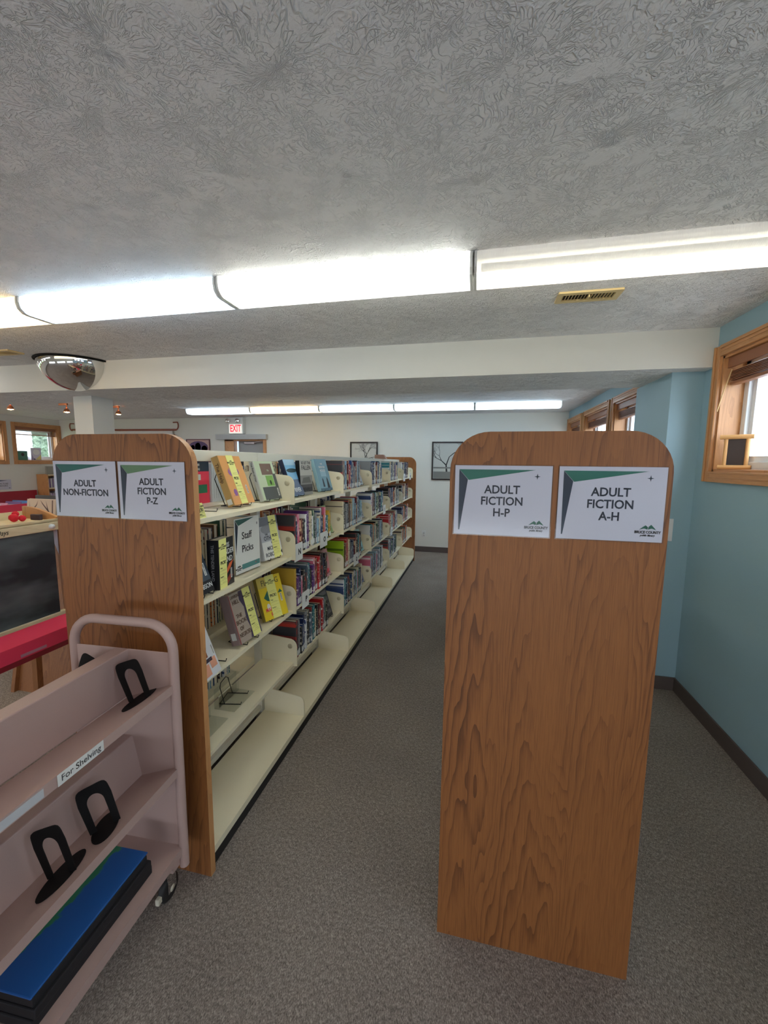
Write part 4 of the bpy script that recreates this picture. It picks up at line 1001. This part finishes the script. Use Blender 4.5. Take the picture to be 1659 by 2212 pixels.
# ---------------------------------------------------------------- dome mirror
cx, cyy, Rm = -3.545, 3.117, .295
t = thing('dome_mirror', 'quarter dome security mirror fixed where the beam meets the ceiling', 'mirror', (cx, cyy, ZC))
m = MB(); vs = []; NA, NBn = 24, 14
for i in range(NBn+1):
    ph = pi/2*i/NBn                       # 0 at the rim, 90 at the nadir
    for k in range(NA+1):
        a = pi*k/NA
        vs.append((cx+Rm*cos(ph)*cos(a), cyy-Rm*cos(ph)*sin(a), ZC-.012-.245*sin(ph)))
m.add(vs, [(i*(NA+1)+k, i*(NA+1)+k+1, (i+1)*(NA+1)+k+1, (i+1)*(NA+1)+k) for i in range(NBn) for k in range(NA)], True)
obj('mirror_shell', m, CHROME, t)
m = MB().tube([(cx+(Rm+.012)*cos(pi*k/24), cyy-(Rm+.012)*sin(pi*k/24), ZC-.009) for k in range(25)], .008, 6); obj('rim', m, BLACKM, t)

# ================================================================ FAR WALL THINGS
def tree_picture(label, x0, x1, z0, z1, seed, group='framed tree photographs'):
    yf = YF; o = thing('framed_picture', label, 'picture', ((x0+x1)/2, yf, z0), group)
    obj('frame', MB().ring(rrect(x0, x1, z0, z1, 0, 1, (0, 0, 0, 0)), rrect(x0+.025, x1-.025, z0+.025, z1-.025, 0, 1, (0, 0, 0, 0)), yf-.025, yf-.001, 'y'), M('black_brown_frame', (36, 26, 24), .4), o)
    obj('print', MB().box(x0+.02, x1-.02, yf-.01, yf-.008, z0+.02, z1-.02), M('sepia_print', (196, 196, 188), .5), o)
    T = frame((x0, yf-.0101, z0), (1, 0, 0), (0, 0, 1)); rnd = random.Random(seed); m = MB()
    W_, H_ = x1-x0, z1-z0
    def br(p, a, L, r, dep):
        q = (p[0]+L*cos(a), p[1]+L*sin(a))
        if not (.03 < q[0] < W_-.03 and .03 < q[1] < H_-.03): 
            q = (min(max(q[0], .03), W_-.03), min(max(q[1], .03), H_-.03))
        dx, dy = -sin(a)*r, cos(a)*r
        flat(m, T, [(p[0]-dx, p[1]-dy), (p[0]+dx, p[1]+dy), (q[0]+dx*.65, q[1]+dy*.65), (q[0]-dx*.65, q[1]-dy*.65)], .0001+.00005*dep, .0001)
        if dep < 7:
            for _ in range(2 if dep < 2 else rnd.choice([2, 2, 3])): br(q, a+rnd.uniform(-.75, .75), L*rnd.uniform(.62, .85), r*.6, dep+1)
    br((W_*.5, H_*.12), pi/2+.08, H_*.27, .018, 0)
    obj('printed_tree', m, M('print_black', (40, 38, 38), .6), o)
    g = MB(); flat(g, T, rc(.03, .03, W_-.03, H_*.22)); flat(g, T, rc(.03, H_*.3, W_-.03, H_*.34)); obj('printed_ground', g, M('print_grey', (128, 128, 122), .6), o)
tree_picture('black-framed tree photograph above the left range on the far wall', -2.345, -1.81, 1.35, 2.03, 3)
tree_picture('black-framed winter tree photograph beside the right oak panel on the far wall', -.80, -.25, 1.345, 2.03, 8)
o = thing('framed_poster', 'colourful poster in a dark red frame left of the exit door', 'poster', (-5.62, YF, 1.6))
x0, x1, z0, z1_ = -5.9, -5.345, 1.62, 2.09
obj('frame', MB().ring(rrect(x0, x1, z0, z1_, 0, 1, (0, 0, 0, 0)), rrect(x0+.018, x1-.018, z0+.018, z1_-.018, 0, 1, (0, 0, 0, 0)), YF-.02, YF-.001, 'y'), M('oxblood', (96, 30, 40), .4), o)
obj('print', MB().box(x0+.01, x1-.01, YF-.01, YF-.006, z0+.01, z1_-.01), M('poster_ground', (190, 150, 140), .5), o)
T = frame((x0, YF-.0101, z0), (1, 0, 0), (0, 0, 1))
art(o, T, [(M('p_purple', (80, 50, 96), .5), oval(.28, .3, .23, .13)), (M('p_green', (50, 120, 100), .5), oval(.27, .31, .07, .09)), (M('p_coral', (206, 110, 96), .5), oval(.42, .27, .07, .07)), (M('p_mag', (160, 60, 110), .5), oval(.15, .3, .05, .05)), (M('p_olive', (170, 170, 110), .5), oval(.12, .18, .08, .06))], 'printed_shape')
# exit sign
t = thing('exit_sign', 'white exit sign reading EXIT in red with two lamps above the door', 'sign', (-4.69, YF, 2.18))
obj('box', MB().box(-4.865, -4.535, YF-.09, YF, 2.185, 2.512), PLAST, t, bevel=.008)
obj('lit_panel', MB().box(-4.84, -4.56, YF-.093, YF-.09, 2.195, 2.375), emit('exit_panel', (236, 232, 220), .5), t)
T = frame((-4.70, YF-.093, 2.287), (1, 0, 0), (0, 0, 1)); obj('lettering', text_mb('EXIT', .19, T, 0, 0, sx=.62, bold=.005), emit('exit_red', (250, 40, 60), 1.2), t)
for dx in (-.14, .075):
    x = -4.70+dx
    l_ = obj('emergency_lamp', MB().lathe([(.015, YF-.09), (.02, YF-.105), (.04, YF-.14), (.042, YF-.15)], (x, 0, 2.44), 'y', 14), M('lamp_grey', (170, 165, 150), .4), t)
    obj('lamp_lens', MB().lathe([(.04, YF-.149), (.02, YF-.155), (0, YF-.157)], (x, 0, 2.44), 'y', 14), CHROME, l_)
# outlet
t = thing('wall_outlet', 'white double socket low on the far wall at the end of the aisle', 'outlet', (-.915, YF, .29))
obj('plate', MB().box(-.955, -.88, YF-.006, YF, .285, .4), PLAST, t, bevel=.002)
for z in (.315, .355): obj('socket', MB().lathe([(0, YF-.008), (.016, YF-.008), (.017, YF-.005)], (-.9175, 0, z), 'y', 12), M('socket_grey', (190, 190, 186), .4), t)
# hanging rod
t = thing('hanging_rod', 'wooden rod with curled ends carrying a pale cloth on the far wall', 'rod', (-7.4, YF, 2.2))
ROD = M('red_brown_wood', (150, 84, 62), .5)
obj('rod', MB().tube([(-8.75, YF-.05, 2.30), (-7.4, YF-.05, 2.285), (-6.1, YF-.05, 2.28)], .02, 8), ROD, t)
for x, s in ((-6.1, 1), (-8.75, -1)):
    pts = [(x+s*(.0+.06*sin(a)), YF-.05, 2.28+.09-.09*cos(a)) for a in [pi*k/8 for k in range(7)]]+[(x-s*.06, YF-.05, 2.43)]
    obj('curled_end', MB().tube(pts, .013, 6), ROD, t)
obj('lower_rod', MB().tube([(-8.7, YF-.045, 2.1), (-6.14, YF-.045, 2.17)], .02, 8), ROD, t)
m = MB(); m.prism([(-8.6+k*.2, 2.29-.03*abs(sin(k*1.3))) for k in range(13)]+[(-6.2-k*.2, 2.13) for k in range(13)], YF-.035, YF-.03, 'y'); obj('cloth', m, M('pale_cloth', (226, 222, 216), .8), t)
# display on top of the range near the far panel
z = 1.698
m = MB(); m.prism([(-1.36, z), (-1.2, z), (-1.24, z+.055), (-1.36, z+.055)], 5.45, 5.53, 'y'); 
tag(recentre(obj('book', m, M('woodgrain_cover', (170, 130, 112), .5))), 'small brown patterned book lying on the top rail near the far end', 'book')
# white plaque on the pilaster
m = MB().box(1.285, 1.369, 3.237, 3.2435, 1.112, 1.272)
tag(recentre(obj('wall_plaque', m, M('plaque_white', (232, 232, 232), .5), bevel=.002)), 'white plaque on the blue pilaster, just right of the oak panel', 'plaque')
# picture frame on the window sill, made of small logs
t = thing('log_photo_frame', 'small rustic frame of peeled log sticks on the right window sill', 'photo frame', (1.55, 2.9, ZA+.016))
LOG = M('peeled_log', (216, 164, 104), .6, bump=.3, bscale=60)
FT = Matrix.Translation((1.53, 2.93, ZA+.0165)) @ Matrix.Rotation(R(-38), 4, 'Z')
for z in (.012, .196): obj('log', MB(FT).tube([(-.075, 0, z), (0, 0, z), (.085, 0, z)], .0135, 12), LOG, t)
for x in (-.045, .058): obj('log', MB(FT).tube([(x, .006, .012), (x, .006, .1), (x, .006, .196)], .0105, 12), LOG, t)
obj('photo', MB(FT).box(-.038, .05, .004, .008, .022, .188), M('dark_photo_print', (58, 46, 42), .5, bump=.3, bscale=300), t)

# ================================================================ LEFT CORNER
# red book truck behind the oak panel
t = thing('red_book_truck', 'red metal book truck passing behind the left oak panel', 'cart', (-2.0, 1.3, 0))
obj('top_shelf', MB().prism([(-1.9, .783), (-1.9, .848), (-1.903, .848), (-1.905, .80), (-2.22, .79), (-2.22, .785)], .55, 2.02, 'y'), REDP, t)
obj('lip', MB().prism([(-1.902, .7828), (-1.915, .752), (-1.918, .752), (-1.91, .7828)], .55, 2.02, 'y'), REDD, t)
for y in (.56, 2.0): obj('end_frame', MB().tube([(-2.22, y, .06), (-2.22, y, .78), (-2.17, y, .83), (-1.98, y, .83), (-1.93, y, .78), (-1.93, y, .06)], .015, 8), REDP, t)
for y in (.56, 2.0):
    for x in (-2.22, -1.93): obj('wheel', MB().lathe([(0, -.012), (.05, -.012), (.058, 0), (.05, .012), (0, .012)], (x, y, .058), 'x', 16), BLACKM, t)
obj('label_strip', MB().box(-1.8995, -1.898, 1.30, 1.41, .79, .803), M('grey_pink_strip', (196, 130, 146), .4), t)
# chalkboard easel
m_, n, l, b = newmat('chalkboard'); g = n.new('ShaderNodeNewGeometry')
v = noise(n, l, mapping(n, l, g.outputs['Position'], (1, 1.0, 2.6)), 2.6, 3, .45)
l.new(ramp(n, l, v, [(.40, lin((34, 36, 40))), (.9, lin((120, 130, 130)))]), b.inputs['Base Color']); b.inputs['Roughness'].default_value = .75
CHALK = m_
WB = oak('brown_board', (150, 98, 58), (104, 62, 34))
t = thing('easel', "cream-framed children's chalkboard easel with a tray on top, left of the oak panel", 'easel', (-2.5, 1.5, 0))
X = -2.4; ya, yb, zt, zb = .9, 1.878, 1.237, .745
obj('chalkboard', MB().box(X-.014, X, ya, yb, zb, zt), CHALK, t)
obj('rail', MB().box(X-.024, X+.012, ya-.04, yb+.04, zt, zt+.048), CREAMW, t, bevel=.003)
obj('rail', MB().box(X-.024, X+.012, ya-.04, yb+.04, zb-.048, zb), CREAMW, t, bevel=.003)
obj('stile', MB().box(X-.024, X+.01, ya-.04, ya, zb, zt), CREAMW, t)
for y in (ya-.08, yb+.045):
    for s in (1, -1):
        xa = X-.13+s*.12; xb_ = X-.13+s*.17
        obj('leg', MB().prism([(xa-.04, zt+.04), (xa, zt+.04), (xb_, 0), (xb_-.04, 0)], y, y+.035, 'y'), WB, t)
obj('tray', MB().box(X-.26, X+.0, ya-.04, yb+.04, zt+.05, zt+.056).box(X-.006, X+.006, ya-.04, yb+.04, zt+.056, zt+.066).box(X-.26, X-.25, ya-.04, yb+.04, zt+.056, zt+.10), CREAMW, t)
obj('tray_end', MB().prism([(X-.25, zt+.057), (X, zt+.057), (X, zt+.075)]+[(X-.25*k/8, zt+.075+.055*sin(pi/2*k/8)) for k in range(1, 9)], yb+.022, yb+.04, 'y'), OAKE, t)
T = frame((X+.0121, ya, zt), (0, 1, 0), (0, 0, 1)); obj('handwriting', text_mb('Days & Days', .036, T, .66, .025, shear=.3, sx=.8), BLACKI, t)
obj('magnet', MB().lathe([(0, X+.026), (.014, X+.024), (.015, X+.0125)], (0, yb-.02, zt+.025), 'x', 12), LABELW, t)
PomR = M('red_yarn', (216, 30, 48), .8, bump=1, bscale=90)
t = thing('pompom_toy', 'red yarn pompoms lying on the easel tray', 'toy', (X-.12, 1.76, zt+.057))
import random as _r
for (dx, dy, dz, r) in ((0, 0, .026, .022), (.017, .031, .02, .017), (-.005, .014, .045, .016)):
    bm = bmesh.new(); bmesh.ops.create_icosphere(bm, subdivisions=3, radius=r); rnd = _r.Random(4)
    for v_ in bm.verts: v_.co *= 1+rnd.uniform(-.12, .12)
    m = MB(); m.add([Vector((X-.12+dx, 1.76+dy, zt+.057+dz))+v_.co for v_ in bm.verts], [[v_.index for v_ in f_.verts] for f_ in bm.faces], True); bm.free(); obj('pompom', m, PomR, t)
tag(recentre(obj('chalk_eraser', MB().box(X-.14, X-.07, 1.86, 1.88, zt+.057, zt+.09), M('eraser_dark', (70, 56, 60), .7), bevel=.004)), 'dark chalk eraser on the easel tray', 'eraser')
T = frame((X-.03, yb+.05, zb), (0, 1, 0), (0, 0, 1)); t = thing('paper_sheet', 'white paper sheet hanging past the right end of the chalkboard', 'paper', (X-.03, yb+.05, zb))
obj('sheet', MB(T).prism([(.08, .05), (.16, .05), (.17, .5), (-.055, .5)], 0, .001, 'z'), WHITEP, t); obj('letter', text_mb('S', .042, T, .055, .36, bold=.001, lift=.001), INK, t)
# oak A-frame display with the big picture book
t = thing('display_stand', 'brown wooden A-frame display stand behind the red truck', 'stand', (-2.75, 2.35, 0))
m = MB(); m.prism([(2.12, .0), (2.16, .0), (2.36, 1.16), (2.33, 1.16)], -3.15, -2.3, 'x'); obj('front_board', m, WB, t)
m = MB(); m.prism([(2.62, .0), (2.58, .0), (2.36, 1.16), (2.39, 1.16)], -3.15, -2.3, 'x'); obj('back_board', m, WB, t)
for x in (-3.18, -2.3): obj('side_rail', MB().prism([(2.09, .0), (2.14, .0), (2.35, 1.16), (2.31, 1.16)], x, x+.03, 'x'), WB, t)
obj('ledge', MB().box(-3.22, -2.3, 2.24, 2.42, 1.16, 1.175), WB, t)
T = frame((-3.18, 2.30, 1.177), (1, 0, .0), (0, .12, 1)); o = thing('picture_book', 'large picture book with bare trees on its cover, standing behind the easel', 'book', (-3.18, 2.30, 1.177))
obj('cover', MB(T).box(0, .26, 0, .185, -.012, 0), M('kraft_cover', (196, 172, 150), .5), o); obj('page_block', MB(T).box(.004, .262, .003, .188, -.03, -.012), PAPER, o)
art(o, T, [(M('bark', (92, 66, 60), .6), [(.03, .005), (.045, .005), (.038, .09), (.02, .17), (.03, .1)]), (M('bark', (92, 66, 60), .6), [(.04, .08), (.09, .14), (.1, .175), (.085, .145), (.036, .095)]), (M('bark', (92, 66, 60), .6), [(.21, .005), (.225, .005), (.2, .1), (.17, .175), (.19, .1)]), (M('bark', (92, 66, 60), .6), [(.2, .09), (.14, .15), (.12, .18), (.15, .15), (.205, .1)]), (M('bark', (92, 66, 60), .6), [(.23, .01), (.24, .01), (.235, .18), (.225, .18)])])
titles(o, T, M('faded_ink', (120, 104, 92), .6), [('THE', .02, .13, .1, 1), ('WISH', .035, .13, .07, 1)])
o = obj('picture_book', MB().box(-3.155, -2.89, 2.36, 2.375, 1.177, 1.385), M('dark_jacket', (60, 56, 56), .4)); tag(recentre(o), 'dark picture book standing just behind the bare-trees book', 'book')
# red picture book browser along the left wall
t = thing('red_book_browser', 'red picture-book browser bin along the left wall', 'bookcase', (-8.75, 5.3, 0))
obj('back_board', MB().box(-9.13, -9.1, 3.9, 6.85, .0, 1.0), REDD, t); obj('front_panel', MB().box(-8.47, -8.44, 3.9, 6.4, .6, .80), REDP, t)
obj('bin_floor', MB().box(-9.1, -8.47, 3.9, 6.4, .58, .6), REDP, t); obj('bottom_shelf', MB().box(-9.1, -8.44, 3.9, 6.4, .08, .1), REDD, t)
for y in (3.9, 4.9, 5.75, 6.4): obj('divider', MB().box(-9.1, -8.45, y, y+.03, 0, .6), REDP, t)
cols = [('blue', (110, 160, 214)), ('lilac', (186, 150, 206)), ('white', (236, 232, 234)), ('pink', (236, 176, 196)), ('pale grey', (206, 208, 210)), ('mauve', (150, 120, 170))]
for k in range(14):
    y = 4.75+k*.115; nm, c = cols[k % 6]
    m = MB(Matrix.Translation((-8.75, y, .602)) @ Matrix.Rotation(R(-20), 4, 'X')); m.box(-.14, .24, 0, .012, .002, random.uniform(.2, .27))
    tag(recentre(obj('picture_book', m, M('pb_'+nm.replace(' ', '_'), c, .4))), '%s picture book, %s from the camera side in the red browser bin' % (nm, ORD(k+1)), 'book', 'picture books in the red bin')
for k in range(26):
    y = 5.0+k*.028+(.06 if k > 12 else 0)
    if 5.72 < y < 5.79: continue
    if y > 6.36: break
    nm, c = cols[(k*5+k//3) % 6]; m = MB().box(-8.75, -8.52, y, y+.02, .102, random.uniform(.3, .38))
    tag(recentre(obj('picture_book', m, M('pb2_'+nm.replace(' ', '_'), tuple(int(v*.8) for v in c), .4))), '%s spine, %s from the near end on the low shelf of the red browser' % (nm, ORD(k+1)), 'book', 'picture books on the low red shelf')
# oak bookcase at the corner
t = thing('oak_bookcase', 'oak bookcase in the far left corner beyond the red browser', 'bookcase', (-9.0, 7.2, 0))
obj('side_panel', MB().box(-9.14, -8.86, 6.9, 6.925, 0, 1.33), OAKE, t); obj('side_panel', MB().box(-9.14, -8.86, 7.46, 7.485, 0, 1.33), OAKE, t)
obj('back', MB().box(-9.14, -9.13, 6.925, 7.46, 0, 1.33), OAKE, t)
for z in (.05, .40, .72, 1.02, 1.30): obj('shelf', MB().box(-9.13, -8.86, 6.925, 7.46, z, z+.025), CREAMW, t)
for r_, z in enumerate((.426, .746, 1.046)):
    for k in range(16):
        y = 6.93+k*.032; nm, c = cols[(k*3+r_) % 6]
        m = MB().box(-9.08, -8.89, y, y+.028, z, z+random.uniform(.17, .22)); tag(recentre(obj('book', m, M('oc_'+nm.replace(' ', '_'), tuple(int(v*.85) for v in c), .4))), '%s book, %s spine on the %s of the corner oak bookcase' % (nm, ORD(k+1), ['third shelf', 'second shelf', 'top shelf'][r_]), 'book', 'books in the corner oak bookcase')
m = MB().box(-9.0, -8.96, 6.98, 7.25, 1.326, 1.5); tag(recentre(obj('book', m, M('mottled_cover', (150, 146, 136), .5, bump=.5))), 'mottled grey book standing on top of the corner oak bookcase', 'book')
# books on the left window sill
for nm, y, w_, h_, c, lb in (('g', 6.62, .19, .19, (70, 128, 108), 'green book with a round portrait shape in the left window'), ('w', 6.88, .21, .26, (206, 200, 214), 'pale multicoloured book leaning in the left window')):
    o = thing('book', lb, 'book', (XL-.06, y, ZA+.017))
    obj('cover', MB().box(XL-.07, XL-.055, y, y+w_, ZA+.017, ZA+.017+h_), M('sillbook_'+nm, c, .4), o)
    T = frame((XL-.0549, y, ZA+.017), (0, 1, 0), (0, 0, 1))
    art(o, T, [(M('dark_round', (50, 40, 40), .5), oval(w_*.5, h_*.6, .03, .035))] if nm == 'g' else [(M('yellow_wedge', (226, 210, 130), .5), [(.08, .01), (.2, .01), (.2, .12)]), (LABELW, oval(.11, .17, .07, .06)), (M('lilac_wedge', (160, 150, 190), .5), [(.01, .01), (.06, .01), (.01, .14)]), (NAVY, [(.04, .01), (.09, .01), (.065, .04)])])
# picture books sign
T = frame((XL+.002, 6.17, 1.04), (0, 1, 0), (0, 0, 1)); t = thing('wall_sign', 'white sign reading PICTURE BOOKS on the left wall above the red browser', 'sign', (XL, 6.2, 1.04))
obj('paper', MB(T).box(-.06, .235, 0, .2, 0, .002), WHITEP, t); T2 = T @ Matrix.Translation((0, 0, .002))
obj('lettering', text_mb('BOOKS', .042, T2, .10, .075, mb=text_mb('PICTURE', .042, T2, .10, .115)), INK, t)
art(t, T2, [(NAVY, [(-.05, .19), (.17, .185), (.0, .165)]), (NAVY, oval(.2, .03, .015, .006))], 'printed_shape')

# ================================================================ OUTSIDE
struct('ground_outside', MB().box(-40, XL-.3, -15, 30, -.12, -.02), M('lawn', (96, 120, 70), .9))
struct('bounce_ground_right', MB().box(XR+.3, 30, -15, 30, -.12, -.02), M('right_bounce_pale', (206, 204, 198), .9))  # ground made pale to bounce daylight in through the right windows
struct('bounce_ground_back', MB().box(XL-.3, XR+.3, -15, YB-.3, -.12, -.02), M('back_bounce_pale', (226, 224, 218), .9))  # unseen ground, made pale to bounce daylight onto the ceiling
m_, n, l, b = newmat('hedge_leaf'); g = n.new('ShaderNodeNewGeometry'); v = noise(n, l, g.outputs['Position'], 9, 4, .7)
l.new(ramp(n, l, v, [(.35, lin((50, 64, 48))), (.55, lin((92, 106, 82))), (.72, lin((136, 146, 126)))]), b.inputs['Base Color']); b.inputs['Roughness'].default_value = .8
HL = m_
rnd = random.Random(11)
for k, (x, y, r) in enumerate(((-17.5, 14.3, 1.75), (-18, 19.5, 1.9), (-20.5, 24.5, 2.0))):
    bm = bmesh.new(); bmesh.ops.create_icosphere(bm, subdivisions=5, radius=r)
    import mathutils
    for v_ in bm.verts:
        d_ = mathutils.noise.noise(v_.co*1.4)*.35+mathutils.noise.noise(v_.co*6)*.16; v_.co += v_.co.normalized()*d_*r*.5
    m = MB(); m.add([Vector((x, y, r*.9))+v_.co for v_ in bm.verts], [[q.index for q in f_.verts] for f_ in bm.faces], False); bm.free()
    tag(recentre(obj('tree', m, HL)), '%s leafy green tree crown outside the left window' % ['nearest', 'middle', 'farthest'][k], 'tree', 'trees outside the left window')
t = thing('neighbour_house', 'white clapboard house outside the left window', 'house', (-15, 8.6, 0))
for k in range(22): obj('clapboard', MB().prism([(-13.9, .15*k), (-13.87, .15*k), (-13.9, .15*k+.15)], 6.9, 10.45, 'y'), VINYLW, t)
obj('wall', MB().box(-18, -13.9, 6.9, 10.45, 0, 3.3), VINYLW, t)
obj('roof', MB().prism([(-13.6, 3.25), (-18.3, 3.25), (-15.95, 4.6)], 6.7, 10.65, 'y'), M('roof_grey', (120, 124, 134), .7), t)
t = thing('neighbour_building', 'pale blue-grey siding wall outside the right windows', 'building', (7, 5, 0))
obj('wall', MB().box(7, 7.3, -6, 20, 0, 2.6), M('siding_bluegrey', (170, 186, 210), .6), t)
for k in range(13): obj('siding_board', MB().prism([(7, .2*k), (6.97, .2*k), (7, .2*k+.2)], -6, 20, 'y'), M('siding_bluegrey', (170, 186, 210), .6), t)
bpy.context.view_layer.update()
